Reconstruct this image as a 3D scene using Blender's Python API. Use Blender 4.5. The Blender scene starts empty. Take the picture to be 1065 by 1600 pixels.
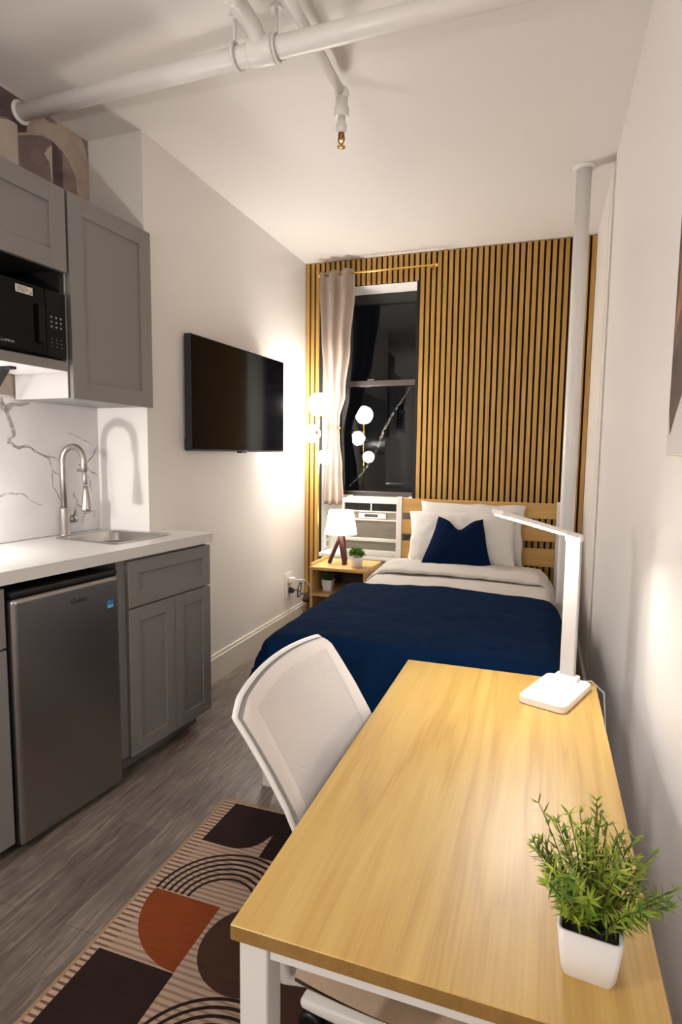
import bpy, bmesh, math, random
from mathutils import Vector, Matrix, noise
PI = math.pi
SC = bpy.context.scene
COL = SC.collection
RND = random.Random(7)

# ------------------------------------------------------------------ camera
cam_data = bpy.data.cameras.new('camera')
cam = bpy.data.objects.new('camera', cam_data)
COL.objects.link(cam)
SC.camera = cam
cam_data.sensor_fit = 'VERTICAL'
cam_data.sensor_height = 24.0
cam_data.sensor_width = 24.0
cam_data.lens = 908.885 / 1600 * 24.0
cam_data.clip_start = 0.02
R_ = Vector((0.94451958, 0.32823816, 0.01193664))
U_ = Vector((-0.04315542, 0.08799087, 0.99518602))
F_ = Vector((-0.32560771, 0.94048783, -0.09727436))
cam.matrix_world = Matrix(((R_.x, U_.x, -F_.x, 0), (R_.y, U_.y, -F_.y, 0), (R_.z, U_.z, -F_.z, 1.365), (0, 0, 0, 1)))

# ------------------------------------------------------------------ world, exposure, lights
w = bpy.data.worlds.new('night'); SC.world = w; w.use_nodes = True
w.node_tree.nodes['Background'].inputs['Color'].default_value = (0.010, 0.012, 0.016, 1)
w.node_tree.nodes['Background'].inputs['Strength'].default_value = 0.15
vs = SC.view_settings
vs.view_transform = 'Standard'; vs.look = 'None'; vs.gamma = 1.0; vs.exposure = 0.85; vs.use_curve_mapping = False

WARM = (1.0, 0.87, 0.72)
NEUT = (1.0, 0.95, 0.90)
COOL = (1.0, 0.97, 0.95)
GLOBE_L = 44.0        # radiance of the globe lamp's globes
SHADE_L = 3.2         # table lamp shade
LED_L = 62.0          # desk lamp strip
def point(name, loc, power, color, radius):
    d = bpy.data.lights.new(name, 'POINT'); d.energy = power; d.color = color; d.shadow_soft_size = radius
    o = bpy.data.objects.new(name, d); o.location = loc; COL.objects.link(o); return o
point('counter_lamp_light', (-2.10, 1.42, 1.07), 9.5, COOL, 0.024)       # lamp on the worktop, left of the frame
point('entry_lamp_light', (-1.17, -0.30, 1.56), 24.0, NEUT, 0.03)       # lamp in the entry behind the camera

# ------------------------------------------------------------------ materials
def new_mat(name):
    m = bpy.data.materials.new(name); m.use_nodes = True
    return m, m.node_tree.nodes, m.node_tree.links, m.node_tree.nodes['Principled BSDF']
def setp(b, **k):
    names = {'rough': 'Roughness', 'metal': 'Metallic', 'spec': 'Specular IOR Level', 'sheen': 'Sheen Weight', 'coat': 'Coat Weight', 'ior': 'IOR', 'trans': 'Transmission Weight', 'estr': 'Emission Strength'}
    for a, v in k.items(): b.inputs[names[a]].default_value = v
def solid(name, col, rough=0.5, bump=0.0, bscale=200.0, var=0.0, vscale=6.0, **k):
    m, N, L, b = new_mat(name)
    setp(b, rough=rough, **k)
    b.inputs['Base Color'].default_value = (*col, 1)
    if bump or var:
        tc = N.new('ShaderNodeTexCoord')
    if var:
        n = N.new('ShaderNodeTexNoise'); n.inputs['Scale'].default_value = vscale; n.inputs['Detail'].default_value = 4
        L.new(tc.outputs['Object'], n.inputs['Vector'])
        mx = N.new('ShaderNodeMix'); mx.data_type = 'RGBA'
        mx.inputs['A'].default_value = (*[c * (1 - var) for c in col], 1)
        mx.inputs['B'].default_value = (*[min(1, c * (1 + var)) for c in col], 1)
        L.new(n.outputs['Fac'], mx.inputs['Factor']); L.new(mx.outputs['Result'], b.inputs['Base Color'])
    if bump:
        n2 = N.new('ShaderNodeTexNoise'); n2.inputs['Scale'].default_value = bscale; n2.inputs['Detail'].default_value = 3
        L.new(tc.outputs['Object'], n2.inputs['Vector'])
        bp = N.new('ShaderNodeBump'); bp.inputs['Strength'].default_value = bump; bp.inputs['Distance'].default_value = 0.004
        L.new(n2.outputs['Fac'], bp.inputs['Height']); L.new(bp.outputs['Normal'], b.inputs['Normal'])
    return m
def emit(name, col, strength):
    m, N, L, b = new_mat(name)
    b.inputs['Base Color'].default_value = (0.8, 0.8, 0.8, 1)
    b.inputs['Emission Color'].default_value = (*col, 1); b.inputs['Emission Strength'].default_value = strength
    return m
def wood(name, dark, mid, light, axis='y', rough=0.4, scale=1.0, ring=0.5, coat=0.0):
    """grain running along one object axis"""
    m, N, L, b = new_mat(name); setp(b, rough=rough, coat=coat)
    tc = N.new('ShaderNodeTexCoord'); mp = N.new('ShaderNodeMapping')
    s = {'x': (0.9, 14, 14), 'y': (14, 0.9, 14), 'z': (14, 14, 0.9)}[axis]
    mp.inputs['Scale'].default_value = [v * scale for v in s]
    L.new(tc.outputs['Object'], mp.inputs['Vector'])
    n1 = N.new('ShaderNodeTexNoise'); n1.inputs['Scale'].default_value = 1.0; n1.inputs['Detail'].default_value = 3; n1.inputs['Distortion'].default_value = 0.5
    L.new(mp.outputs['Vector'], n1.inputs['Vector'])
    mul = N.new('ShaderNodeMath'); mul.operation = 'MULTIPLY'; mul.inputs[1].default_value = 9.0
    L.new(n1.outputs['Fac'], mul.inputs[0])
    fr = N.new('ShaderNodeMath'); fr.operation = 'PINGPONG'; fr.inputs[1].default_value = 1.0
    L.new(mul.outputs[0], fr.inputs[0])
    mp2 = N.new('ShaderNodeMapping'); s2 = {'x': (4, 220, 220), 'y': (220, 4, 220), 'z': (220, 220, 4)}[axis]
    mp2.inputs['Scale'].default_value = s2; L.new(tc.outputs['Object'], mp2.inputs['Vector'])
    n2 = N.new('ShaderNodeTexNoise'); n2.inputs['Scale'].default_value = 1.0; n2.inputs['Detail'].default_value = 2
    L.new(mp2.outputs['Vector'], n2.inputs['Vector'])
    add = N.new('ShaderNodeMix'); add.data_type = 'FLOAT'; add.inputs['Factor'].default_value = 1 - ring
    L.new(fr.outputs[0], add.inputs['A']); L.new(n2.outputs['Fac'], add.inputs['B'])
    cr = N.new('ShaderNodeValToRGB'); e = cr.color_ramp.elements
    e[0].position = 0.12; e[0].color = (*dark, 1); e[1].position = 0.85; e[1].color = (*light, 1)
    x = cr.color_ramp.elements.new(0.45); x.color = (*mid, 1)
    L.new(add.outputs['Result'], cr.inputs['Fac']); L.new(cr.outputs['Color'], b.inputs['Base Color'])
    bp = N.new('ShaderNodeBump'); bp.inputs['Strength'].default_value = 0.06; bp.inputs['Distance'].default_value = 0.001
    L.new(n2.outputs['Fac'], bp.inputs['Height']); L.new(bp.outputs['Normal'], b.inputs['Normal'])
    return m
def floor_mat():
    m, N, L, b = new_mat('grey_oak_planks'); setp(b, rough=0.42)
    tc = N.new('ShaderNodeTexCoord'); mp = N.new('ShaderNodeMapping')
    mp.inputs['Rotation'].default_value = (0, 0, PI / 2)
    L.new(tc.outputs['Object'], mp.inputs['Vector'])
    br = N.new('ShaderNodeTexBrick'); br.offset = 0.37
    br.inputs['Scale'].default_value = 1.0; br.inputs['Brick Width'].default_value = 1.22; br.inputs['Row Height'].default_value = 0.18
    br.inputs['Mortar Size'].default_value = 0.0012; br.inputs['Mortar Smooth'].default_value = 0.2
    br.inputs['Color1'].default_value = (0.30, 0.30, 0.30, 1); br.inputs['Color2'].default_value = (0.72, 0.72, 0.72, 1); br.inputs['Mortar'].default_value = (0, 0, 0, 1)
    L.new(mp.outputs['Vector'], br.inputs['Vector'])
    mp2 = N.new('ShaderNodeMapping'); mp2.inputs['Scale'].default_value = (46, 3.4, 1)
    L.new(tc.outputs['Object'], mp2.inputs['Vector'])
    n = N.new('ShaderNodeTexNoise'); n.inputs['Scale'].default_value = 1.6; n.inputs['Detail'].default_value = 7; n.inputs['Distortion'].default_value = 1.2; n.inputs['Roughness'].default_value = 0.66
    L.new(mp2.outputs['Vector'], n.inputs['Vector'])
    n3 = N.new('ShaderNodeTexNoise'); n3.inputs['Scale'].default_value = 3.0; n3.inputs['Detail'].default_value = 4
    L.new(tc.outputs['Object'], n3.inputs['Vector'])
    mx = N.new('ShaderNodeMix'); mx.data_type = 'FLOAT'; mx.inputs['Factor'].default_value = 0.30
    L.new(n.outputs['Fac'], mx.inputs['A']); L.new(br.outputs['Color'], mx.inputs['B'])
    mx2 = N.new('ShaderNodeMix'); mx2.data_type = 'FLOAT'; mx2.inputs['Factor'].default_value = 0.25
    L.new(mx.outputs['Result'], mx2.inputs['A']); L.new(n3.outputs['Fac'], mx2.inputs['B'])
    cr = N.new('ShaderNodeValToRGB'); e = cr.color_ramp.elements
    e[0].position = 0.35; e[0].color = (0.060, 0.043, 0.035, 1); e[1].position = 0.68; e[1].color = (0.41, 0.335, 0.28, 1)
    x = e.new(0.5); x.color = (0.165, 0.132, 0.112, 1)
    L.new(mx2.outputs['Result'], cr.inputs['Fac']); L.new(cr.outputs['Color'], b.inputs['Base Color'])
    bp = N.new('ShaderNodeBump'); bp.inputs['Strength'].default_value = 0.25; bp.inputs['Distance'].default_value = 0.002
    L.new(n.outputs['Fac'], bp.inputs['Height']); L.new(bp.outputs['Normal'], b.inputs['Normal'])
    return m
def marble_mat():
    m, N, L, b = new_mat('white_marble'); setp(b, rough=0.28)
    tc = N.new('ShaderNodeTexCoord'); n = N.new('ShaderNodeTexNoise'); n.inputs['Scale'].default_value = 4; n.inputs['Detail'].default_value = 5; L.new(tc.outputs['Object'], n.inputs['Vector'])
    cr = N.new('ShaderNodeValToRGB'); e = cr.color_ramp.elements; e[0].position = 0.3; e[0].color = (0.70, 0.685, 0.685, 1); e[1].position = 0.7; e[1].color = (0.80, 0.785, 0.78, 1)
    L.new(n.outputs['Fac'], cr.inputs['Fac']); L.new(cr.outputs['Color'], b.inputs['Base Color']); return m
def vein_mat(name, col, amax):
    m, N, L, b = new_mat(name); setp(b, rough=0.28); b.inputs['Base Color'].default_value = (*col, 1)
    tc = N.new('ShaderNodeTexCoord'); n = N.new('ShaderNodeTexNoise'); n.inputs['Scale'].default_value = 38; n.inputs['Detail'].default_value = 5; L.new(tc.outputs['Object'], n.inputs['Vector'])
    mr = N.new('ShaderNodeMapRange'); mr.inputs['From Min'].default_value = 0.36; mr.inputs['From Max'].default_value = 0.60; mr.inputs['To Max'].default_value = amax; mr.inputs['To Min'].default_value = amax * .25
    L.new(n.outputs['Fac'], mr.inputs['Value']); L.new(mr.outputs['Result'], b.inputs['Alpha']); return m
def mesh_fabric():
    """open-weave mesh of the chair back"""
    m, N, L, b = new_mat('white_mesh_fabric'); setp(b, rough=0.8)
    b.inputs['Base Color'].default_value = (0.66, 0.61, 0.585, 1)
    tc = N.new('ShaderNodeTexCoord')
    wv = N.new('ShaderNodeTexWave'); wv.bands_direction = 'Y'; wv.inputs['Scale'].default_value = 60.0; wv.inputs['Distortion'].default_value = 0.0
    wz = N.new('ShaderNodeTexWave'); wz.bands_direction = 'Z'; wz.inputs['Scale'].default_value = 110.0
    L.new(tc.outputs['Object'], wv.inputs['Vector']); L.new(tc.outputs['Object'], wz.inputs['Vector'])
    mx = N.new('ShaderNodeMath'); mx.operation = 'MAXIMUM'; L.new(wv.outputs['Fac'], mx.inputs[0]); L.new(wz.outputs['Fac'], mx.inputs[1])
    mr = N.new('ShaderNodeMapRange'); mr.inputs['From Min'].default_value = 0.25; mr.inputs['From Max'].default_value = 0.55; mr.inputs['To Min'].default_value = 0.45
    L.new(mx.outputs[0], mr.inputs['Value']); L.new(mr.outputs['Result'], b.inputs['Alpha'])
    bp = N.new('ShaderNodeBump'); bp.inputs['Strength'].default_value = 0.5; bp.inputs['Distance'].default_value = 0.001
    L.new(mx.outputs[0], bp.inputs['Height']); L.new(bp.outputs['Normal'], b.inputs['Normal'])
    return m
def rug_mat(name, col, stripe=None, var=0.25):
    """pile woven in fine lines along x; a second colour makes thin stripes"""
    m, N, L, b = new_mat(name); setp(b, rough=0.95, spec=0.1)
    tc = N.new('ShaderNodeTexCoord')
    mp = N.new('ShaderNodeMapping'); mp.inputs['Scale'].default_value = (9, 160, 1); L.new(tc.outputs['Object'], mp.inputs['Vector'])
    n = N.new('ShaderNodeTexNoise'); n.inputs['Scale'].default_value = 1.0; n.inputs['Detail'].default_value = 3; L.new(mp.outputs['Vector'], n.inputs['Vector'])
    mx = N.new('ShaderNodeMix'); mx.data_type = 'RGBA'
    mx.inputs['A'].default_value = (*[c * (1 - var) for c in col], 1); mx.inputs['B'].default_value = (*[c * (1 + var) for c in col], 1)
    L.new(n.outputs['Fac'], mx.inputs['Factor'])
    out = mx.outputs['Result']
    if stripe:
        wv = N.new('ShaderNodeTexWave'); wv.bands_direction = 'Y'; wv.inputs['Scale'].default_value = 17.0; wv.inputs['Distortion'].default_value = 0.5; wv.inputs['Detail'].default_value = 1
        L.new(tc.outputs['Object'], wv.inputs['Vector'])
        mr = N.new('ShaderNodeMapRange'); mr.inputs['From Min'].default_value = 0.50; mr.inputs['From Max'].default_value = 0.80; L.new(wv.outputs['Fac'], mr.inputs['Value'])
        m2 = N.new('ShaderNodeMix'); m2.data_type = 'RGBA'; m2.inputs['B'].default_value = (*stripe, 1)
        L.new(mr.outputs['Result'], m2.inputs['Factor']); L.new(out, m2.inputs['A']); out = m2.outputs['Result']
    L.new(out, b.inputs['Base Color'])
    bp = N.new('ShaderNodeBump'); bp.inputs['Strength'].default_value = 0.4; bp.inputs['Distance'].default_value = 0.003
    L.new(n.outputs['Fac'], bp.inputs['Height']); L.new(bp.outputs['Normal'], b.inputs['Normal'])
    return m
def brushed(name, col, rough, axis='z', metal=1.0):
    m, N, L, b = new_mat(name); setp(b, rough=rough, metal=metal); b.inputs['Base Color'].default_value = (*col, 1)
    tc = N.new('ShaderNodeTexCoord'); mp = N.new('ShaderNodeMapping')
    mp.inputs['Scale'].default_value = {'z': (300, 300, 4), 'y': (300, 4, 300), 'x': (4, 300, 300)}[axis]
    L.new(tc.outputs['Object'], mp.inputs['Vector'])
    n = N.new('ShaderNodeTexNoise'); n.inputs['Scale'].default_value = 1.0; n.inputs['Detail'].default_value = 2; L.new(mp.outputs['Vector'], n.inputs['Vector'])
    bp = N.new('ShaderNodeBump'); bp.inputs['Strength'].default_value = 0.05; bp.inputs['Distance'].default_value = 0.001
    L.new(n.outputs['Fac'], bp.inputs['Height']); L.new(bp.outputs['Normal'], b.inputs['Normal'])
    return m
def leaf_mat(name, dark, light, scale=40):
    m, N, L, b = new_mat(name); setp(b, rough=0.5)
    tc = N.new('ShaderNodeTexCoord'); n = N.new('ShaderNodeTexNoise'); n.inputs['Scale'].default_value = scale; n.inputs['Detail'].default_value = 3; L.new(tc.outputs['Object'], n.inputs['Vector'])
    cr = N.new('ShaderNodeValToRGB'); e = cr.color_ramp.elements; e[0].position = 0.35; e[0].color = (*dark, 1); e[1].position = 0.65; e[1].color = (*light, 1)
    L.new(n.outputs['Fac'], cr.inputs['Fac']); L.new(cr.outputs['Color'], b.inputs['Base Color'])
    return m
def wash_mat(name, a, c):
    """watery blotched colour, for printed paper"""
    m, N, L, b = new_mat(name); setp(b, rough=0.7)
    tc = N.new('ShaderNodeTexCoord'); n = N.new('ShaderNodeTexNoise'); n.inputs['Scale'].default_value = 7; n.inputs['Detail'].default_value = 6; n.inputs['Distortion'].default_value = 0.8
    L.new(tc.outputs['Object'], n.inputs['Vector'])
    cr = N.new('ShaderNodeValToRGB'); e = cr.color_ramp.elements; e[0].position = 0.35; e[0].color = (*a, 1); e[1].position = 0.65; e[1].color = (*c, 1)
    L.new(n.outputs['Fac'], cr.inputs['Fac']); L.new(cr.outputs['Color'], b.inputs['Base Color'])
    return m
def glass_mat():
    m, N, L, b = new_mat('window_glass'); setp(b, rough=0.0, trans=1.0, ior=1.38)
    b.inputs['Base Color'].default_value = (0.75, 0.78, 0.8, 1)
    return m
def smear_mat():
    m, N, L, b = new_mat('dried_smear'); setp(b, rough=0.9); b.inputs['Base Color'].default_value = (0.75, 0.73, 0.7, 1)
    tc = N.new('ShaderNodeTexCoord'); n = N.new('ShaderNodeTexNoise'); n.inputs['Scale'].default_value = 45; n.inputs['Detail'].default_value = 4
    L.new(tc.outputs['Object'], n.inputs['Vector'])
    mr = N.new('ShaderNodeMapRange'); mr.inputs['From Min'].default_value = 0.42; mr.inputs['From Max'].default_value = 0.75; mr.inputs['To Max'].default_value = 0.30
    L.new(n.outputs['Fac'], mr.inputs['Value']); L.new(mr.outputs['Result'], b.inputs['Alpha'])
    return m

M = {}
M['paint'] = solid('white_wall_paint', (0.80, 0.768, 0.738), 0.55, bump=0.05, bscale=90)
M['paint_gloss'] = solid('white_pipe_paint', (0.82, 0.79, 0.765), 0.35, bump=0.10, bscale=60)
M['trim'] = solid('cream_trim_paint', (0.80, 0.76, 0.69), 0.4)
M['floor'] = floor_mat()
M['marble'] = marble_mat()
M['vein'] = vein_mat('marble_vein', (0.38, 0.36, 0.355), 0.8)
M['vein_soft'] = vein_mat('marble_vein_soft', (0.46, 0.44, 0.435), 0.6)
M['quartz'] = solid('white_quartz', (0.72, 0.695, 0.665), 0.22, var=0.04, vscale=60)
M['grey'] = solid('grey_cabinet_paint', (0.222, 0.208, 0.200), 0.45)
M['grey_lit'] = solid('lit_cabinet_side', (0.60, 0.575, 0.565), 0.5)  # cabinet grey painted paler, with the lamplight on it put into the colour
M['shaded_in'] = solid('shaded_grey_niche', (0.012, 0.011, 0.011), 0.6)  # grey cabinet recess, its deep shade painted in as near-black
M['black'] = solid('black_plastic', (0.010, 0.010, 0.011), 0.35)
M['black_gloss'] = solid('black_gloss', (0.004, 0.004, 0.004), 0.16, spec=0.12)
M['micro_black'] = solid('microwave_black', (0.005, 0.005, 0.005), 0.4, spec=0.15)
M['screen'] = solid('tv_screen', (0.004, 0.004, 0.005), 0.10, spec=0.14)
M['black_matte'] = solid('black_matte', (0.015, 0.014, 0.014), 0.6)
M['steel'] = brushed('brushed_steel', (0.55, 0.53, 0.50), 0.28, 'z')
M['steel_door'] = brushed('steel_fridge_door', (0.36, 0.345, 0.338), 0.36, 'y')
M['nickel'] = brushed('brushed_nickel', (0.52, 0.49, 0.455), 0.32, 'z')
M['brass'] = solid('brass', (0.80, 0.55, 0.16), 0.25, metal=1.0)
M['bronze'] = solid('bronze', (0.30, 0.16, 0.06), 0.3, metal=1.0)
M['slat'] = wood('oak_slat', (0.30, 0.150, 0.030), (0.44, 0.235, 0.050), (0.55, 0.325, 0.088), 'z', 0.45, 1.0, 0.3)
M['felt'] = solid('black_felt', (0.010, 0.009, 0.008), 0.95)
M['desk'] = wood('light_oak_laminate', (0.44, 0.25, 0.052), (0.54, 0.335, 0.080), (0.62, 0.42, 0.125), 'y', 0.44, 0.75, 0.45)
M['desk'].node_tree.nodes['Principled BSDF'].inputs['Specular IOR Level'].default_value = 0.85
M['desk_edge'] = wood('oak_edge_band', (0.22, 0.115, 0.030), (0.27, 0.15, 0.04), (0.32, 0.19, 0.055), 'y', 0.4, 1.0, 0.3)
M['bedwood'] = wood('honey_wood', (0.44, 0.235, 0.06), (0.54, 0.315, 0.09), (0.62, 0.38, 0.12), 'x', 0.42, 1.0, 0.35)
M['nightwood'] = wood('nightstand_wood', (0.46, 0.25, 0.075), (0.56, 0.34, 0.12), (0.64, 0.42, 0.17), 'x', 0.42, 1.0, 0.3)
M['shaded_wood'] = wood('shaded_wood_panel', (0.030, 0.018, 0.011), (0.045, 0.027, 0.017), (0.06, 0.037, 0.024), 'x', 0.6)  # nightstand wood darkened, the shade inside the open niche is in the colour
M['redwood'] = wood('dark_red_wood', (0.022, 0.005, 0.003), (0.045, 0.009, 0.005), (0.075, 0.016, 0.008), 'z', 0.5)
M['white_metal'] = solid('white_metal', (0.74, 0.71, 0.69), 0.35)
M['white_plastic'] = solid('white_plastic', (0.82, 0.80, 0.78), 0.35)
M['lamp_white'] = solid('satin_white_aluminium', (0.44, 0.42, 0.40), 0.4)
M['ac_white'] = solid('off_white_plastic', (0.70, 0.67, 0.61), 0.45)
M['ac_dark'] = solid('dark_vent', (0.035, 0.033, 0.030), 0.6)
M['ac_grille'] = solid('grey_beige_grille', (0.34, 0.31, 0.255), 0.5)
M['duvet'] = solid('white_cotton', (0.60, 0.565, 0.53), 0.9, bump=0.12, bscale=26, spec=0.2)
M['pillow'] = solid('white_pillow_cotton', (0.66, 0.63, 0.60), 0.9, bump=0.14, bscale=30)
M['navy'] = solid('navy_fleece', (0.0028, 0.0145, 0.047), 1.0, bump=0.35, bscale=60, var=0.35, vscale=16, spec=0.05)
M['navy_knit'] = solid('navy_corduroy', (0.003, 0.010, 0.036), 1.0, bump=0.3, bscale=140, spec=0.05)
M['curtain'] = solid('taupe_curtain', (0.33, 0.255, 0.205), 0.8, bump=0.08, bscale=160, sheen=0.2)
M['chairmesh'] = mesh_fabric()
M['chairband'] = solid('white_chair_fabric', (0.68, 0.63, 0.605), 0.8, bump=0.1, bscale=300)
M['chairgrey'] = solid('grey_spacer_fabric', (0.24, 0.22, 0.21), 0.9, bump=0.5, bscale=400)
M['beige'] = solid('beige_seat_fabric', (0.40, 0.29, 0.20), 0.9, bump=0.2, bscale=250, var=0.1, vscale=80)
M['rug_base'] = rug_mat('rug_cream_brown_stripes', (0.46, 0.335, 0.255), (0.16, 0.085, 0.06), 0.12)
M['rug_inner'] = rug_mat('rug_pale_fine_stripes', (0.42, 0.305, 0.235), (0.27, 0.175, 0.13), 0.12)
M['rug_dark'] = rug_mat('rug_dark_brown', (0.026, 0.015, 0.013))
M['rug_mid'] = rug_mat('rug_mid_brown', (0.060, 0.031, 0.021))
M['rug_rust'] = rug_mat('rug_rust', (0.205, 0.048, 0.014))
M['rug_edge'] = rug_mat('rug_binding', (0.33, 0.22, 0.14))
M['globe'] = emit('lit_opal_globe', (1.0, 0.945, 0.88), GLOBE_L)
M['shade'] = emit('lit_fabric_shade', (1.0, 0.90, 0.77), SHADE_L)
M['led'] = emit('lit_led_strip', (1.0, 0.96, 0.93), LED_L)
M['leaf'] = leaf_mat('bright_leaf', (0.055, 0.15, 0.008), (0.42, 0.50, 0.05), 25)
M['leaf_dark'] = leaf_mat('dark_leaf', (0.012, 0.045, 0.006), (0.06, 0.15, 0.02), 60)
M['leaf_ball'] = leaf_mat('grass_leaf', (0.03, 0.10, 0.008), (0.20, 0.34, 0.04), 60)
M['stem'] = solid('brown_green_stem', (0.045, 0.055, 0.012), 0.6)
M['soil'] = solid('dark_soil', (0.018, 0.013, 0.009), 0.95, bump=0.6, bscale=200)
M['pot'] = solid('white_ceramic', (0.78, 0.755, 0.74), 0.35)
M['glass'] = glass_mat()
M['frame_black'] = solid('black_window_frame', (0.020, 0.019, 0.018), 0.35)
M['frame_brown'] = solid('brown_window_rail', (0.050, 0.038, 0.032), 0.4)
M['plaster'] = solid('rough_white_plaster', (0.78, 0.76, 0.72), 0.7, bump=0.8, bscale=30, var=0.10, vscale=14)
M['smear'] = smear_mat()
M['wp_beige'] = wash_mat('wallpaper_beige', (0.42, 0.33, 0.27), (0.56, 0.46, 0.38))
M['wp_pale'] = wash_mat('wallpaper_pale', (0.54, 0.46, 0.39), (0.64, 0.56, 0.49))
M['wp_mauve'] = wash_mat('wallpaper_mauve', (0.20, 0.145, 0.135), (0.33, 0.25, 0.23))
M['wp_plum'] = wash_mat('wallpaper_plum', (0.075, 0.048, 0.050), (0.16, 0.11, 0.11))
M['art_brown'] = wash_mat('print_brown', (0.045, 0.026, 0.020), (0.14, 0.075, 0.05))
M['art_orange'] = wash_mat('print_orange', (0.22, 0.075, 0.03), (0.42, 0.18, 0.09))
M['art_grey'] = solid('print_pale_grey', (0.60, 0.555, 0.54), 0.6)
M['canvas'] = solid('cream_canvas_edge', (0.74, 0.70, 0.62), 0.7)
M['sticker'] = solid('white_sticker', (0.66, 0.60, 0.54), 0.6)
M['blue'] = solid('blue_sticker', (0.02, 0.20, 0.52), 0.5)
M['blue_pale'] = solid('pale_blue_sticker', (0.20, 0.48, 0.68), 0.5)
M['blue_dark'] = solid('dark_blue_print', (0.03, 0.045, 0.10), 0.5)
M['print_grey'] = solid('grey_print', (0.35, 0.34, 0.33), 0.6)
M['print_dim'] = solid('dim_grey_print', (0.10, 0.095, 0.09), 0.6)
M['button'] = solid('pale_grey_print', (0.60, 0.59, 0.585), 0.5)
M['ink'] = solid('black_print', (0.012, 0.011, 0.011), 0.5)
M['grey_rub'] = solid('mid_grey_plastic', (0.30, 0.29, 0.28), 0.5)

# ------------------------------------------------------------------ mesh helpers
class B:
    """collects shapes, then links them as ONE mesh object"""
    def __init__(s): s.bm = bmesh.new(); s.mi = 0
    def _tag(s, faces):
        for f in faces: f.material_index = s.mi
        return s
    def faces(s, vs, fs, smooth=False):
        v = [s.bm.verts.new(p) for p in vs]; out = []
        for f in fs:
            try:
                q = s.bm.faces.new([v[i] for i in f]); q.smooth = smooth; q.material_index = s.mi; out.append(q)
            except ValueError: pass
        return v, out
    def box(s, a, b, bev=0.0, seg=2, mtx=None):
        x0, y0, z0 = a; x1, y1, z1 = b
        t = bmesh.new()
        bmesh.ops.create_cube(t, size=1.0)
        for v in t.verts: v.co = Vector(((x0 + x1) / 2 + v.co.x * (x1 - x0), (y0 + y1) / 2 + v.co.y * (y1 - y0), (z0 + z1) / 2 + v.co.z * (z1 - z0)))
        if bev > 0: bmesh.ops.bevel(t, geom=t.edges[:], offset=bev, segments=seg, profile=0.5, affect='EDGES')
        if mtx: bmesh.ops.transform(t, matrix=mtx, verts=t.verts)
        s._merge(t); return s
    def _merge(s, t):
        t.verts.index_update()
        vs = [s.bm.verts.new(v.co) for v in t.verts]
        for f in t.faces:
            q = s.bm.faces.new([vs[v.index] for v in f.verts]); q.smooth = f.smooth; q.material_index = s.mi
        t.free()
    def prism(s, pts, z0, z1, bev=0.0, mtx=None):
        """polygon in xy, extruded in z"""
        t = bmesh.new(); n = len(pts)
        lo = [t.verts.new((p[0], p[1], z0)) for p in pts]; hi = [t.verts.new((p[0], p[1], z1)) for p in pts]
        t.faces.new(lo[::-1]); t.faces.new(hi)
        for i in range(n): t.faces.new((lo[i], lo[(i + 1) % n], hi[(i + 1) % n], hi[i]))
        bmesh.ops.recalc_face_normals(t, faces=t.faces)
        if bev > 0: bmesh.ops.bevel(t, geom=t.edges[:], offset=bev, segments=2, profile=0.5, affect='EDGES')
        if mtx: bmesh.ops.transform(t, matrix=mtx, verts=t.verts)
        s._merge(t); return s
    def lathe(s, prof, c=(0, 0, 0), seg=32, axis='z', cap0=True, cap1=True):
        """profile of (radius, height) turned about an axis through c"""
        rings = []
        for r, h in prof:
            ring = []
            for i in range(seg):
                a = 2 * PI * i / seg; u, v = r * math.cos(a), r * math.sin(a)
                p = {'z': (u, v, h), 'x': (h, u, v), 'y': (v, h, u)}[axis]
                ring.append(s.bm.verts.new((c[0] + p[0], c[1] + p[1], c[2] + p[2])))
            rings.append(ring)
        for k in range(len(rings) - 1):
            for i in range(seg):
                f = s.bm.faces.new((rings[k][i], rings[k][(i + 1) % seg], rings[k + 1][(i + 1) % seg], rings[k + 1][i])); f.smooth = True; f.material_index = s.mi
        if cap0: s.bm.faces.new(rings[0][::-1]).material_index = s.mi
        if cap1: s.bm.faces.new(rings[-1]).material_index = s.mi
        return s
    def tube(s, pts, r, seg=12, cap=True, closed=False):
        pts = [Vector(p) for p in pts]; n = len(pts)
        rs = r if isinstance(r, (list, tuple)) else [r] * n
        rings = []; prev = None
        for i, p in enumerate(pts):
            if closed: d = (pts[(i + 1) % n] - pts[i - 1]).normalized()
            elif i == 0: d = (pts[1] - p).normalized()
            elif i == n - 1: d = (p - pts[i - 1]).normalized()
            else: d = ((pts[i + 1] - p).normalized() + (p - pts[i - 1]).normalized()).normalized()
            if prev is None:
                ref = Vector((0, 0, 1)) if abs(d.z) < 0.9 else Vector((1, 0, 0)); e1 = d.cross(ref).normalized()
            else:
                e1 = (prev - d * prev.dot(d)).normalized()
            prev = e1; e2 = d.cross(e1)
            rings.append([s.bm.verts.new(p + (e1 * math.cos(2 * PI * k / seg) + e2 * math.sin(2 * PI * k / seg)) * rs[i]) for k in range(seg)])
        m = n if closed else n - 1
        for i in range(m):
            a, b2 = rings[i], rings[(i + 1) % n]
            for k in range(seg):
                f = s.bm.faces.new((a[k], a[(k + 1) % seg], b2[(k + 1) % seg], b2[k])); f.smooth = True; f.material_index = s.mi
        if cap and not closed:
            s.bm.faces.new(rings[0][::-1]).material_index = s.mi; s.bm.faces.new(rings[-1]).material_index = s.mi
        return s
    def sphere(s, c, r, u=32, v=16, sc=(1, 1, 1)):
        t = bmesh.new(); bmesh.ops.create_uvsphere(t, u_segments=u, v_segments=v, radius=r)
        for q in t.verts: q.co = Vector((c[0] + q.co.x * sc[0], c[1] + q.co.y * sc[1], c[2] + q.co.z * sc[2]))
        for f in t.faces: f.smooth = True
        s._merge(t); return s
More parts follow.
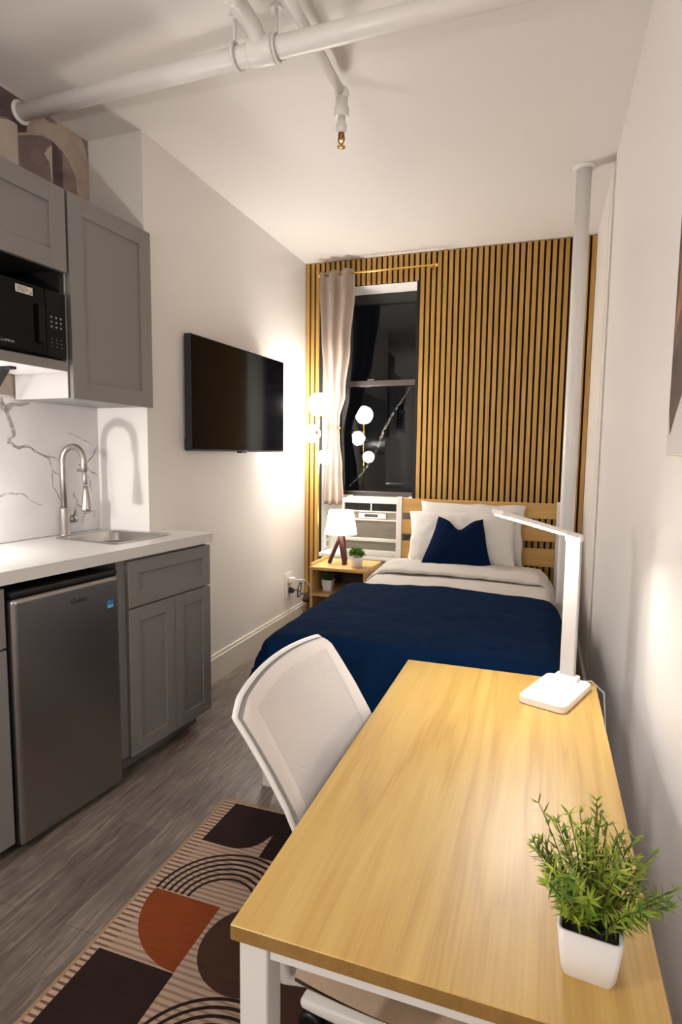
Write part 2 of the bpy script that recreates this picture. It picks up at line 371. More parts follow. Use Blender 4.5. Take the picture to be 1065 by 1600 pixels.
    def grid(s, nu, nv, fn, smooth=True):
        vs = [[s.bm.verts.new(fn(i / nu, j / nv)) for j in range(nv + 1)] for i in range(nu + 1)]
        for i in range(nu):
            for j in range(nv):
                f = s.bm.faces.new((vs[i][j], vs[i + 1][j], vs[i + 1][j + 1], vs[i][j + 1])); f.smooth = smooth; f.material_index = s.mi
        return vs
    def rot(s, mtx):
        bmesh.ops.transform(s.bm, matrix=mtx, verts=s.bm.verts); return s
    def recalc(s):
        bmesh.ops.recalc_face_normals(s.bm, faces=s.bm.faces); return s
    def obj(s, name, mat, parent=None, world=False, tag_=None):
        me = bpy.data.meshes.new(name)
        s.recalc()
        s.bm.to_mesh(me); s.bm.free()
        for m_ in (mat if isinstance(mat, (list, tuple)) else [mat]): me.materials.append(m_)
        o = bpy.data.objects.new(name, me); COL.objects.link(o)
        if parent is not None:
            o.parent = parent
            if world:
                root = parent
                while root.parent: root = root.parent
                me.transform((Matrix.Translation(root.location) @ root.rotation_euler.to_matrix().to_4x4()).inverted())
        return o
def thing(name, label, cat, loc=(0, 0, 0), rz=0.0, group=None):
    o = bpy.data.objects.new(name, None); COL.objects.link(o)
    o.empty_display_size = 0.05; o.location = loc; o.rotation_euler = (0, 0, rz)
    o['label'] = label; o['category'] = cat
    if group: o['group'] = group
    return o
def tag(o, label, cat, group=None):
    o['label'] = label; o['category'] = cat
    if group: o['group'] = group
    return o
def struct(name, b, mat):
    o = b.obj(name, mat); o['kind'] = 'structure'; return o
def lettering(name, text, size, mat, parent, mtx, shear=0.0, align='CENTER', ext=0.0003):
    c = bpy.data.curves.new(name, 'FONT'); c.body = text; c.size = size; c.extrude = ext; c.shear = shear; c.align_x = align; c.align_y = 'CENTER'
    t = bpy.data.objects.new('text', c); COL.objects.link(t); bpy.context.view_layer.update()
    me = bpy.data.meshes.new_from_object(t.evaluated_get(bpy.context.evaluated_depsgraph_get())); me.name = name
    bpy.data.objects.remove(t); bpy.data.curves.remove(c)
    me.materials.clear(); me.materials.append(mat)
    o = bpy.data.objects.new(name, me); COL.objects.link(o)
    o.parent = parent; o.matrix_local = mtx; return o
def arc(c, r, a0, a1, n):
    return [(c[0] + r * math.cos(a0 + (a1 - a0) * i / n), c[1] + r * math.sin(a0 + (a1 - a0) * i / n)) for i in range(n + 1)]
FACE_X = Matrix(((0, 0, 1, 0), (1, 0, 0, 0), (0, 1, 0, 0), (0, 0, 0, 1)))      # text plane facing +x, reading along +y
def solidify(o, t, off=-1):
    md = o.modifiers.new('thick', 'SOLIDIFY'); md.thickness = t; md.offset = off; return o
def subsurf(o, n=1):
    md = o.modifiers.new('sub', 'SUBSURF'); md.levels = n; md.render_levels = n; return o

# ------------------------------------------------------------------ the room
CZ = 2.845; XL = -1.819; XR = 0.272; YB = 4.372; YF = -1.3
WX0, WX1, WZ0, WZ1 = -1.680, -0.938, 0.585, 2.648         # window opening
KW0 = (-2.125, 2.377); KW1 = (-2.25, YF)                   # kitchen wall runs between these
struct('floor', B().box((-2.6, YF - .1, -0.1), (XR + .1, YB + .5, 0)), M['floor'])
struct('ceiling', B().box((-2.6, YF - .1, CZ), (XR + .1, YB + .5, CZ + .1)), M['paint'])
struct('wall_left', B().prism([(XL, 2.377), (XL, YB), (XL - .45, YB), (XL - .45, 2.377)], 0, CZ), M['paint'])
struct('wall_kitchen', B().prism([KW0, KW1, (KW1[0] - .1, KW1[1]), (KW0[0] - .1, KW0[1])], 0, CZ), M['paint'])
struct('wall_right', B().box((XR, YF, 0), (XR + .1, YB + .45, CZ)), M['paint'])
struct('wall_front', B().box((-2.6, YF - .1, 0), (XR + .1, YF, CZ)), M['paint'])
wb = B()
wb.box((XL - .45, YB, 0), (WX0, YB + .40, CZ)); wb.box((WX1, YB, 0), (XR, YB + .40, CZ))
wb.box((WX0, YB, WZ1), (WX1, YB + .40, CZ)); wb.box((WX0, YB, 0), (WX1, YB + .40, WZ0))
struct('wall_back', wb, M['plaster'])
struct('baseboard_left', B().prism([(XL, 2.40), (XL + .020, 2.40), (XL + .020, 4.345), (XL, 4.345)], 0, 0.150).prism([(XL, 2.40), (XL + .012, 2.40), (XL + .012, 4.345), (XL, 4.345)], 0.150, 0.168), M['trim'])
struct('baseboard_right', B().box((XR - .016, YF, 0), (XR, 4.345, 0.15)), M['trim'])
tr = B(); tr.box((XR - .0018, 3.36, 0.15), (XR, 3.385, CZ)); tr.box((XR - .0012, 3.52, 0.15), (XR, 3.535, CZ))
struct('trim_right', tr, M['paint'])

# window: black sash in a deep plastered opening
win = bpy.data.objects.new('window_1', None); COL.objects.link(win); win.location = (WX0, 4.61, WZ0); win['kind'] = 'structure'
fb = B(); y0, y1 = 4.61, 4.68
fb.box((WX0, y0, WZ0), (WX0 + .055, y1, WZ1)); fb.box((WX1 - .045, y0, WZ0), (WX1, y1, WZ1))
fb.box((WX0 + .055, y0, WZ1 - .075), (WX1 - .045, y1, WZ1)); fb.box((WX0 + .055, y0, WZ0), (WX1 - .045, y1, WZ0 + .05))
fb.obj('window_frame', M['frame_black'], win, True)
sb = B(); sb.box((WX0 + .055, 4.605, 1.925), (WX1 - .045, 4.648, 1.970), 0.004); sb.box((WX0 + .055, 4.612, 1.03), (WX1 - .045, 4.66, 1.070), 0.004)
sb.box((WX0 + .30, 4.595, 1.970), (WX0 + .36, 4.63, 1.983), 0.003)
sb.obj('sash_rail', M['frame_brown'], win, True)
B().box((WX0 + .055, 4.645, 1.05), (WX1 - .045, 4.649, WZ1 - .075)).obj('window_pane', M['glass'], win, True)
sm = B()
cv = [(-1.545, 1.10), (-1.44, 1.20), (-1.36, 1.30), (-1.30, 1.42), (-1.25, 1.56), (-1.20, 1.66), (-1.12, 1.78), (-1.02, 1.93)]
wd = [.006, .012, .020, .022, .020, .018, .014, .006]
L_, R2 = [], []
for i, (x, z) in enumerate(cv):
    a = Vector(cv[max(0, i - 1)]); c_ = Vector(cv[min(len(cv) - 1, i + 1)]); d = (c_ - a).normalized(); n_ = Vector((-d.y, d.x))
    L_.append((x + n_.x * wd[i] / 2, 4.6435, z + n_.y * wd[i] / 2)); R2.append((x - n_.x * wd[i] / 2, 4.6435, z - n_.y * wd[i] / 2))
k = len(cv); sm.faces(L_ + R2, [(i, i + 1, k + i + 1, k + i) for i in range(k - 1)])
sm.obj('dried_smear', M['smear'], win, True)
struct('trim_sill', B().box((WX0 + .002, 4.30, WZ0 - .03), (WX1 - .002, 4.61, WZ0 + .002), 0.004), M['plaster'])

# oak slat panelling on the back wall
sp = thing('slat_panelling', 'vertical oak slat panelling on black felt covering the wall behind the bed', 'wall panel', (-0.77, YB, 0))
fe = B(); YS = 4.345
fe.box((XL + .002, YS + .018, 0.0), (WX0, YB, CZ - .004)); fe.box((WX1, YS + .018, 0.0), (XR - .002, YB, CZ - .004)); fe.box((WX0, YS + .018, WZ1), (WX1, YB, CZ - .004))
fe.obj('felt_backing', M['felt'], sp, True)
sl = B(); sw = 0.027; nsl = 51; pitch = (XR - .003 - sw - XL - .006) / (nsl - 1)
for i in range(nsl):
    x = XL + .006 + i * pitch
    z0 = 0.0
    if x + sw > WX0 and x < WX1:
        z0 = WZ1 + .002
    sl.box((x, YS, z0), (x + sw, YS + .018, CZ - .004), 0.0012, 1)
sl.obj('slats', M['slat'], sp, True)

# ------------------------------------------------------------------ kitchen
# wallpaper: the strip of kitchen wall above the upper cabinets, shapes in (y, z)
def kwx(y): return KW0[0] + (KW1[0] - KW0[0]) * (KW0[1] - y) / (KW0[1] - KW1[1])
wpb = B()
def patch(poly, mi, lift):
    wpb.mi = mi
    wpb.faces([(kwx(y) + lift, y, z) for y, z in poly], [tuple(range(len(poly)))])
patch([(0.6, 1.60), (2.375, 1.60), (2.375, CZ - .002), (0.6, CZ - .002)], 0, 0.0006)
patch([(0.6, 2.40), (1.981, 2.40), (1.981, 2.69), (2.029, 2.715), (2.036, 2.79), (2.09, CZ - .012), (0.6, CZ - .012)], 3, 0.0010)
patch([(0.6, 2.40), (1.985, 2.40), (1.985, 2.60)] + [(1.985 - .10 * t / 8, 2.72 + .0 * t) for t in range(0, 1)] + [(1.93, 2.724), (1.86, 2.70), (1.80, 2.66), (0.6, 2.66)], 2, 0.0012)
patch([(1.70, 2.40), (1.983, 2.40), (1.983, 2.722), (1.962, 2.724), (1.935, 2.719), (1.904, 2.706), (1.86, 2.675), (1.80, 2.62), (1.70, 2.58)], 1, 0.0018)
patch([(1.984, 2.45), (2.298, 2.45), (2.298, 2.578), (2.289, 2.647), (2.257, 2.693), (2.214, 2.728), (2.162, 2.744), (2.105, 2.739), (2.04, 2.709), (1.984, 2.68)], 2, 0.0014)
patch([(2.157, 2.45), (2.214, 2.45), (2.217, 2.722), (2.161, 2.742)], 3, 0.0018)
patch([(2.156, 2.52), (2.158, 2.724), (2.135, 2.70), (2.115, 2.667), (2.142, 2.645)], 1, 0.0020)
patch([(2.33, CZ - .004), (2.373, CZ - .004), (2.373, 2.74), (2.355, 2.80)], 2, 0.0014)
patch([(2.10, CZ - .008), (2.18, CZ - .008), (2.19, 2.828), (2.15, 2.815), (2.11, 2.826)], 2, 0.0014)
wp = wpb.obj('wallpaper', [M['wp_beige'], M['wp_pale'], M['wp_mauve'], M['wp_plum']])
tag(wp, 'mauve and beige abstract arc wallpaper on the wall above the upper cabinets', 'wallpaper')
bs = B(); bs.prism([(kwx(y) + dx, y) for y, dx in ((2.3755, .001), (0.0, .001), (0.0, .009), (2.3755, .009))], 0.98, 1.588)
def vein(pts, w0, w1, mi, lift=.0093):
    bs.mi = mi; fine = []
    for (ya, za), (yb_, zb) in zip(pts, pts[1:]):
        for q in range(6):
            f = q / 6; y, z = ya + (yb_ - ya) * f, za + (zb - za) * f
            fine.append((y + .010 * noise.noise(Vector((y * 22, z * 22, 3.0))), z + .010 * noise.noise(Vector((y * 22, z * 22, 8.0)))))
    fine.append(pts[-1]); n = len(fine); l_, r_ = [], []
    for k, (y, z) in enumerate(fine):
        a_, c_ = Vector(fine[max(0, k - 1)]), Vector(fine[min(n - 1, k + 1)]); d = (c_ - a_).normalized(); nn = Vector((-d.y, d.x))
        wd_ = (w0 + (w1 - w0) * k / (n - 1)) * (1 + .6 * noise.noise(Vector((y * 30, z * 30, 1.0)))) / 2
        l_.append((kwx(y) + lift, y + nn.x * wd_, z + nn.y * wd_)); r_.append((kwx(y) + lift, y - nn.x * wd_, z - nn.y * wd_))
    bs.faces(l_ + r_, [(k, k + 1, n + k + 1, n + k) for k in range(n - 1)]); bs.mi = 0
vein([(1.72, 1.585), (1.79, 1.575), (1.848, 1.566), (1.874, 1.532), (1.889, 1.483), (1.902, 1.429), (1.88, 1.408)], .050, .012, 2)
vein([(1.848, 1.566), (1.874, 1.532), (1.889, 1.483), (1.902, 1.429)], .016, .006, 1, .0096)
vein([(1.86, 1.535), (1.89, 1.555), (1.94, 1.562), (1.984, 1.574)], .030, .006, 2)
vein([(1.865, 1.405), (1.9, 1.391), (1.974, 1.378), (2.03, 1.352), (2.078, 1.337), (2.164, 1.329)], .012, .005, 1)
vein([(1.87, 1.418), (1.92, 1.380), (1.97, 1.392), (1.985, 1.372)], .008, .004, 2, .0096)
vein([(2.05, 1.345), (2.078, 1.325), (2.092, 1.283), (2.142, 1.247)], .010, .004, 1)
vein([(2.088, 1.288), (2.09, 1.218), (2.119, 1.157), (2.16, 1.101)], .007, .004, 1)
vein([(2.23, 1.28), (2.284, 1.272), (2.289, 1.311), (2.328, 1.343), (2.372, 1.397)], .016, .006, 1)
vein([(2.24, 1.30), (2.29, 1.29), (2.36, 1.25)], .014, .006, 2)
vein([(2.284, 1.272), (2.314, 1.231), (2.321, 1.166)], .010, .004, 1)
vein([(2.185, 1.452), (2.256, 1.431), (2.345, 1.402)], .006, .003, 2)
vein([(1.70, 1.17), (1.78, 1.172), (1.833, 1.179), (1.875, 1.19), (1.932, 1.178), (1.964, 1.147), (2.025, 1.126)], .010, .003, 2)
vein([(2.212, 1.172), (2.23, 1.118), (2.276, 1.072), (2.256, 1.021)], .009, .004, 1)
vein([(2.123, 1.019), (2.136, 1.049), (2.162, 1.051)], .006, .004, 2)
vein([(2.276, 1.067), (2.342, 1.077), (2.338, 1.047)], .006, .004, 2)
tag(bs.obj('marble_backsplash', [M['marble'], M['vein'], M['vein_soft']]), 'white marble backsplash with grey veins behind the faucet', 'backsplash')

def shaker(b_, lx, y0, y1, z0, z1, fr, t=0.020, rec=0.009, bev=0.0015):
    """frame-and-panel front; the face lies at lx, looking to +x"""
    b_.box((lx - t, y0, z0), (lx, y0 + fr, z1), bev, 1); b_.box((lx - t, y1 - fr, z0), (lx, y1, z1), bev, 1)
    b_.box((lx - t, y0 + fr - .001, z0), (lx, y1 - fr + .001, z0 + fr), bev, 1); b_.box((lx - t, y0 + fr - .001, z1 - fr), (lx, y1 - fr + .001, z1), bev, 1)
    b_.box((lx - t, y0 + fr - .001, z0 + fr - .001), (lx - rec, y1 - fr + .001, z1 - fr + .001))
    return b_
KO = (-1.520, 2.455, 0.0); KA = -math.radians(5.5)
def back_lx(ly): return -0.598 + (-ly - .135) * 0.024
CT = 0.978; CU = 0.934

sc = thing('sink_cabinet', 'grey shaker sink cabinet with one drawer front and two doors, right of the mini fridge', 'cabinet', KO, KA)
b = B()
b.prism([(-.036, 0.0), (-.036, -.575), (-.550, -.575), (-.570, -.140), (-.283, -.112), (-.293, 0.0)], 0.085, CU - .001)
b.obj('body', M['grey'], sc)
B().prism([(-.095, -.01), (-.095, -.590), (-.54, -.590), (-.55, -.16), (-.27, -.125), (-.28, -.01)], 0, 0.084).obj('toe_kick', M['grey'], sc)
shaker(B(), -.015, -.527, 0.010, 0.724, 0.920, 0.058).obj('drawer_front', M['grey'], sc)
shaker(B(), -.015, -.247, 0.010, 0.083, 0.716, 0.058).obj('door', M['grey'], sc)
shaker(B(), -.015, -.527, -.2505, 0.083, 0.716, 0.058).obj('door', M['grey'], sc)
lc = thing('base_cabinet', 'grey shaker base cabinet at the left edge of the photo, left of the mini fridge', 'cabinet', (KO[0] - 1.066 * .0958, KO[1] - 1.066 * .9954, 0), KA)
B().box((-.46, -.62, 0.085), (-.036, -.002, CU - .001)).obj('body', M['grey'], lc)
B().box((-.45, -.61, 0.0), (-.085, -.012, 0.085)).obj('toe_kick', M['grey'], lc)
shaker(B(), -.015, -.60, 0.0, 0.722, 0.920, 0.058).obj('drawer_front', M['grey'], lc)
shaker(B(), -.015, -.60, 0.0, 0.040, 0.714, 0.058).obj('door', M['grey'], lc)

# worktop with a sink cut-out
ct = thing('countertop', 'white quartz countertop running over the cabinets and the mini fridge', 'countertop', KO, KA)
SX0, SX1, SY0, SY1 = -.520, -.135, -.470, -.105             # cut-out in the worktop's own frame
SX0, SX1 = -.480, -.140
b = B()
def cbox(pts): b.prism(pts, CU, CT)
cbox([(0, .012), (0, -1.75), (SX1, -1.75), (SX1, .012)])
cbox([(SX1, .012), (SX1, SY1), (-.290, SY1), (-.298, .012)])
cbox([(SX1, SY0), (SX1, -1.75), (SX0, -1.75), (SX0, SY0)])
cbox([(SX0, -.131), (SX0, -1.75), (-.482, -1.75), (-.586, -.140)])
cbox([(-.296, SY1), (-.296, -.112), (SX0, -.131), (SX0, SY1 - .026), (-.3, SY1 - .02)][:4] if False else [(SX0, -.131), (-.292, -.1065), (-.292, -.131)])
ctop = b.obj('slab', M['quartz'], ct)
sk = thing('sink', 'small square stainless steel drop-in sink in the white countertop', 'sink', KO, KA)
rim = B(); z = CT + .0005; cy0, cy1 = SY0 - .022, -.118
def rr(x0, x1, y0, y1, r, n=6):
    p = []
    for cx, cy, a in ((x1 - r, y1 - r, 0), (x0 + r, y1 - r, PI / 2), (x0 + r, y0 + r, PI), (x1 - r, y0 + r, 3 * PI / 2)):
        p += arc((cx, cy), r, a, a + PI / 2, n)
    return p
def loops(bb, lst):
    rings = [[bb.bm.verts.new((x, y, zz)) for x, y in pl] for pl, zz in lst]
    for a, c_ in zip(rings, rings[1:]):
        n = len(a)
        for i in range(n):
            f = bb.bm.faces.new((a[i], a[(i + 1) % n], c_[(i + 1) % n], c_[i])); f.smooth = True
    return rings
ox0, ox1, oy0, oy1 = SX0 - .018, SX1 + .022, SY0 - .02, -.135
rg = loops(rim, [(rr(ox0, ox1, oy0, oy1, .03), CT + .0005), (rr(ox0 + .003, ox1 - .003, oy0 + .003, oy1 - .003, .028), CT + .004), (rr(ox0 + .024, ox1 - .024, oy0 + .024, oy1 - .024, .035), CT + .003)])
rim.obj('rim', M['steel'], sk)
bowl = B()
ins = lambda d: rr(ox0 + d, ox1 - d, oy0 + d, oy1 - d, .045)
rg = loops(bowl, [(rr(ox0 + .024, ox1 - .024, oy0 + .024, oy1 - .024, .035), CT + .003), (ins(.030), CT - .004), (ins(.034), CT - .11), (ins(.05), CT - .135), (ins(.12), CT - .142)])
bowl.bm.faces.new(rg[-1])
bo = bowl.obj('bowl', M['steel'], sk)
B().lathe([(.0, CT - .1415), (.03, CT - .1405), (.032, CT - .138), (.0, CT - .137)], ((ox0 + ox1) / 2, (oy0 + oy1) / 2, 0), 20, cap0=False, cap1=False).obj('drain', M['nickel'], sk)

FX, FY = -2.088, 2.115
fc = thing('faucet', 'brushed nickel gooseneck pull-down faucet behind the sink', 'faucet', (FX, FY, CT))
B().lathe([(.026, 0), (.026, .006), (.0225, .008), (.0225, .125), (.020, .130), (.012, .131)], (0, 0, 0), 28).obj('body', M['nickel'], fc)
pts = [(0, 0, .12), (0, 0, .345)] + [(.066 - .066 * math.cos(t * PI / 14), -.012 * (t / 14), .345 + .066 * math.sin(t * PI / 14)) for t in range(1, 15)] + [(.135, -.013, .30)]
B().tube(pts, .0145, 16).obj('spout', M['nickel'], fc)
B().tube([(.134, -.013, .315), (.137, -.013, .275), (.139, -.013, .240)], .0095, 14).obj('hose', M['nickel'], fc)
sh = B(); sh.lathe([(.011, .235), (.012, .215), (.015, .205), (.022, .135), (.022, .122), (.017, .120)], (.140, -.013, 0), 24).obj('spray_head', M['nickel'], fc)
hb = B(); hb.lathe([(.017, .020), (.017, .068), (.014, .072)], (0, 0, .072), 20, 'y'); h0 = hb.obj('handle', M['nickel'], fc)
B().tube([(0.0, .058, .085), (.008, .064, .125), (.012, .066, .150)], [.005, .0045, .004], 10).obj('lever', M['nickel'], h0)
B().lathe([(.0178, .040), (.0178, .046)], (0, 0, .072), 20, 'y').obj('ring', M['black'], h0)

# mini fridge
fr = thing('mini_fridge', 'compact steel door refrigerator under the white countertop', 'fridge', KO, KA)
B().box((-.52, -1.040, 0.022), (-.058, -.600, 0.895), .004, 1).obj('body', M['black'], fr)
db = B(); db.box((-.054, -1.055, 0.022), (0.005, -.598, 0.882), .016, 4); db.obj('door', M['steel_door'], fr)
B().box((-.054, -1.052, 0.884), (0.0, -.600, 0.905), .006, 2).obj('top_trim', M['black'], fr)
for lx, ly in ((-.08, -.64), (-.08, -1.00), (-.48, -.64), (-.48, -1.00)):
    B().lathe([(.018, 0), (.018, .022)], (lx, ly, 0), 16).obj('foot', M['black'], fr)
lettering('brand_lettering', 'Galanz', 0.026, M['ink'], fr, Matrix.Translation((.0055, -.795, .823)) @ FACE_X, 0.35)
st = B(); st.box((.0052, -.661, .760), (.0058, -.630, .791)); e1 = st.obj('blue_sticker', M['blue'], fr); e1['label'] = 'blue energy sticker'
B().box((.0058, -.659, .762), (.0062, -.632, .773)).obj('sticker_text_band', M['blue_pale'], e1)
lettering('small_lettering', 'A+A', 0.016, M['blue_dark'], fr, Matrix.Translation((.0055, -.648, .842)) @ FACE_X)

# upper cabinets
UO = (-1.785, 2.377, 0.0); UA = -math.radians(3.0)
uc = thing('upper_cabinet', 'tall grey shaker wall cabinet with one door, above the sink', 'cabinet', UO, UA)
b = B(); b.box((-.320, -.480, 1.583), (-.022, -.020, 2.386)); b.obj('body', M['grey'], uc)
B().box((-.318, -.4825, 1.583), (-.022, -.480, 2.386)).obj('side_panel', M['grey_lit'], uc)
shaker(B(), 0.0, -.474, 0.003, 1.580, 2.386, 0.072).obj('door', M['grey'], uc)
ul = thing('upper_cabinet', 'short grey shaker wall cabinet above the black microwave', 'cabinet', (UO[0] - .486 * math.sin(math.radians(3)), UO[1] - .486 * math.cos(math.radians(3)), 0), UA)
B().box((-.30, -.60, 2.075), (-.022, -.004, 2.384)).obj('body', M['shaded_in'], ul)
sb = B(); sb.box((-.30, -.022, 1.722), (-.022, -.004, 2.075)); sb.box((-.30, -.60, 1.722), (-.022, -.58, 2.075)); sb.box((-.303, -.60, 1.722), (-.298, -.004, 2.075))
sb.obj('niche_lining', M['shaded_in'], ul)
shaker(B(), 0.0, -.60, -.002, 2.068, 2.384, 0.072).obj('door', M['grey'], ul)
shf = thing('wall_shelf', 'grey fronted shelf carrying the microwave', 'shelf', ul.location, UA)
B().box((-.295, -.68, 1.684), (-.004, -.011, 1.7215), .002, 1).obj('board', M['grey_lit'], shf)
B().box((-.004, -.68, 1.684), (0.0, -.011, 1.7215)).obj('front_edge', M['grey'], shf)
br = thing('shelf_bracket', 'black metal bracket under the microwave shelf', 'bracket', ul.location, UA)
b = B(); b.box((-.285, -.205, 1.674), (-.085, -.177, 1.684)); b.obj('arm', M['black_matte'], br)
B().box((-.293, -.205, 1.45), (-.285, -.177, 1.684)).obj('wall_plate', M['black_matte'], br)
B().box((-.012, -.010, -.13), (.0, .018, .13), 0, 1, Matrix.Translation((-.200, -.195, 1.585)) @ Matrix.Rotation(math.radians(42), 4, 'Y')).obj('strut', M['black_matte'], br)

# microwave
mw = thing('microwave', 'black countertop microwave on the shelf below the short upper cabinet', 'microwave', ul.location, UA)
B().box((-.295, -.478, 1.728), (-.010, -.030, 1.978), .004, 1).obj('body', M['black'], mw)
d = B(); d.box((-.010, -.478, 1.730), (0.018, -.128, 1.976), .004, 2); dr = d.obj('door', M['black_gloss'], mw)
B().box((.0182, -.440, 1.760), (.019, -.205, 1.918)).obj('glass', M['black_gloss'], dr)
B().box((.018, -.168, 1.770), (.036, -.146, 1.912), .006, 3).obj('handle', M['micro_black'], dr)
B().box((-.010, -.124, 1.730), (.016, -.030, 1.976), .003, 2).obj('control_panel', M['micro_black'], mw)
for r in range(3):
    for c_ in range(3): B().box((.016, -.103 + c_ * .022, 1.874 - r * .018), (.0166, -.096 + c_ * .022, 1.881 - r * .018)).obj('button', M['print_grey'], mw)
for r in range(3):
    for c_ in range(3): B().box((.016, -.103 + c_ * .022, 1.793 - r * .014), (.0166, -.096 + c_ * .022, 1.798 - r * .014)).obj('button', M['print_dim'], mw)
stk = B().box((.0182, -.252, 1.934), (.0188, -.181, 1.961)).obj('sticker', M['sticker'], dr)
tx = B()
for i, (a, c_) in enumerate(((-.246, -.206), (-.246, -.196), (-.246, -.202), (-.246, -.214))): tx.box((.0188, a, 1.954 - i * .005), (.0190, c_, 1.956 - i * .005))
tx.box((.0188, -.192, 1.938), (.0190, -.187, 1.946))
tx.obj('sticker_print', M['print_dim'], stk)
lettering('brand_lettering', 'COMFEE', 0.016, M['print_grey'], mw, Matrix.Translation((.0186, -.293, 1.7555)) @ FACE_X)

# ------------------------------------------------------------------ left wall
tv = thing('television', 'flat black television mounted on the left wall', 'television', (-1.737, 3.185, 1.38), -math.radians(3.2))
B().box((-.042, -.515, -.001), (0.0, .515, .610), .003, 1).obj('housing', M['black_matte'], tv)
B().box((0.0, -.509, .009), (.0025, .509, .604)).obj('screen', M['screen'], tv)
B().box((-.062, -.32, .12), (-.042, .32, .48), .003, 1).obj('wall_mount', M['black_matte'], tv)
B().box((-.060, -.505, .003), (-.042, -.33, .065), .004, 1).obj('speaker_box', M['black_matte'], tv)
B().box((-.030, -.03, -.010), (.004, .03, .001), .002, 1).obj('sensor', M['black'], tv)
lettering('brand_lettering', 'TCL', 0.014, M['print_grey'], tv, Matrix.Translation((.0028, 0.02, .0045)) @ FACE_X)
ol = thing('wall_outlet', 'white double outlet plate low on the left wall near the slats', 'outlet', (XL, 4.03, .36))
B().box((XL, 3.965, .265), (XL + .008, 4.09, .465), .003, 2).obj('cover_plate', M['white_plastic'], ol, True)
for zz in (.325, .405): B().box((XL + .007, 4.005, zz - .028), (XL + .011, 4.05, zz + .028), .003, 2).obj('socket', M['ac_white'], ol, True)
pw = thing('power_plug', 'white plug and cord in the upper socket of the left wall outlet', 'plug', (XL + .012, 4.03, .405))
B().box((XL + .0115, 4.00, .385), (XL + .055, 4.055, .428), .006, 2).obj('plug_body', M['white_plastic'], pw, True)
B().tube([(XL + .055, 4.03, .408), (XL + .09, 4.07, .405), (XL + .10, 4.16, .38), (XL + .09, 4.25, .32), (XL + .085, 4.29, .24), (XL + .09, 4.31, .10), (XL + .10, 4.31, .008)], .005, 8).obj('cord', M['white_plastic'], pw, True)
pk = thing('power_plug', 'black plug with looped black cord in the lower socket of the left wall outlet', 'plug', (XL + .012, 4.03, .325))
B().lathe([(.022, 0), (.022, .028), (.014, .036)], (XL + .0115, 4.03, .325), 16, 'x').obj('plug_body', M['black'], pk, True)
lp = [(XL + .04, 4.03, .325), (XL + .07, 4.05, .33)] + [(XL + .075, 4.075 + .035 * math.sin(t * 2 * PI / 14), .325 - .055 * math.cos(t * 2 * PI / 14 + .6)) for t in range(1, 15)] + [(XL + .08, 4.12, .29), (XL + .085, 4.20, .24), (XL + .09, 4.29, .17), (XL + .09, 4.30, .05), (XL + .10, 4.28, .008)]
B().tube(lp, .0045, 8).obj('cord', M['black'], pk, True)
pb = B(); pb.box((-.025, -.045, -.02), (.025, .045, .02), .006, 2, Matrix.Translation((XL + .055, 4.285, .215)) @ Matrix.Rotation(.5, 4, 'X'))
tag(pb.obj('power_adapter', M['redwood']), 'small dark brown adapter by the foot of the slats near the outlet', 'adapter')

# ------------------------------------------------------------------ window corner
rd = thing('curtain_rod', 'thin brass curtain rod across the top of the window', 'curtain rod', (-1.22, 4.27, 2.715))
B().tube([(-1.665, 4.265, 2.716), (-.785, 4.265, 2.720)], .0075, 12).obj('rod', M['brass'], rd, True)
for x in (-1.672, -.778): B().sphere((x, 4.265, 2.718), .013, 16, 10).obj('finial', M['brass'], rd, True)
for x in (-1.69 + .065, -.82): B().tube([(x, 4.265, 2.716), (x, 4.343, 2.716)], .006, 10).obj('bracket', M['brass'], rd, True)
cu = thing('curtain', 'taupe curtain gathered and tied back at the left of the window', 'curtain', (-1.53, 4.255, .96))
def cur(i, j):
    # j: 0 top .. 1 bottom ; i: across
    keys = [(2.735, -1.655, -1.392, .024, 4.255), (2.60, -1.655, -1.396, .034, 4.262), (2.20, -1.650, -1.440, .032, 4.30), (1.85, -1.645, -1.500, .024, 4.38), (1.64, -1.652, -1.568, .012, 4.46), (1.585, -1.654, -1.576, .010, 4.475), (1.50, -1.654, -1.570, .012, 4.47), (1.25, -1.660, -1.535, .022, 4.43), (.965, -1.664, -1.510, .026, 4.40)]
    t = j * (len(keys) - 1); k = min(int(t), len(keys) - 2); f = t - k; f2 = f * f * (3 - 2 * f)
    a, c_ = keys[k], keys[k + 1]
    zz, xa, xb, am, yc = [a[q] + (c_[q] - a[q]) * (f if q in (0, 4) else f2) for q in range(5)]
    ph = (i * 2.55 + .05) * 2 * PI
    return (xa + (xb - xa) * (i + .012 * math.sin(ph * 2 + .5) * i * (1 - i) * 4), yc - am * math.cos(ph) - .010 * math.sin(i * PI), zz + .006 * math.sin(ph) + .012 * i * (1 - j))
b = B(); b.grid(84, 64, cur); o = b.obj('drape', M['curtain'], cu, True); solidify(o, .004, 0)
b = B(); b.tube([(-1.615 + .050 * math.cos(t * 2 * PI / 20), 4.470 + .030 * math.sin(t * 2 * PI / 20), 1.588 - .008 * math.cos(t * 2 * PI / 20)) for t in range(20)], .008, 8, closed=True); b.sphere((-1.560, 4.455, 1.582), .011, 12, 8)
o = b.obj('tieback', M['brass'], cu, True)

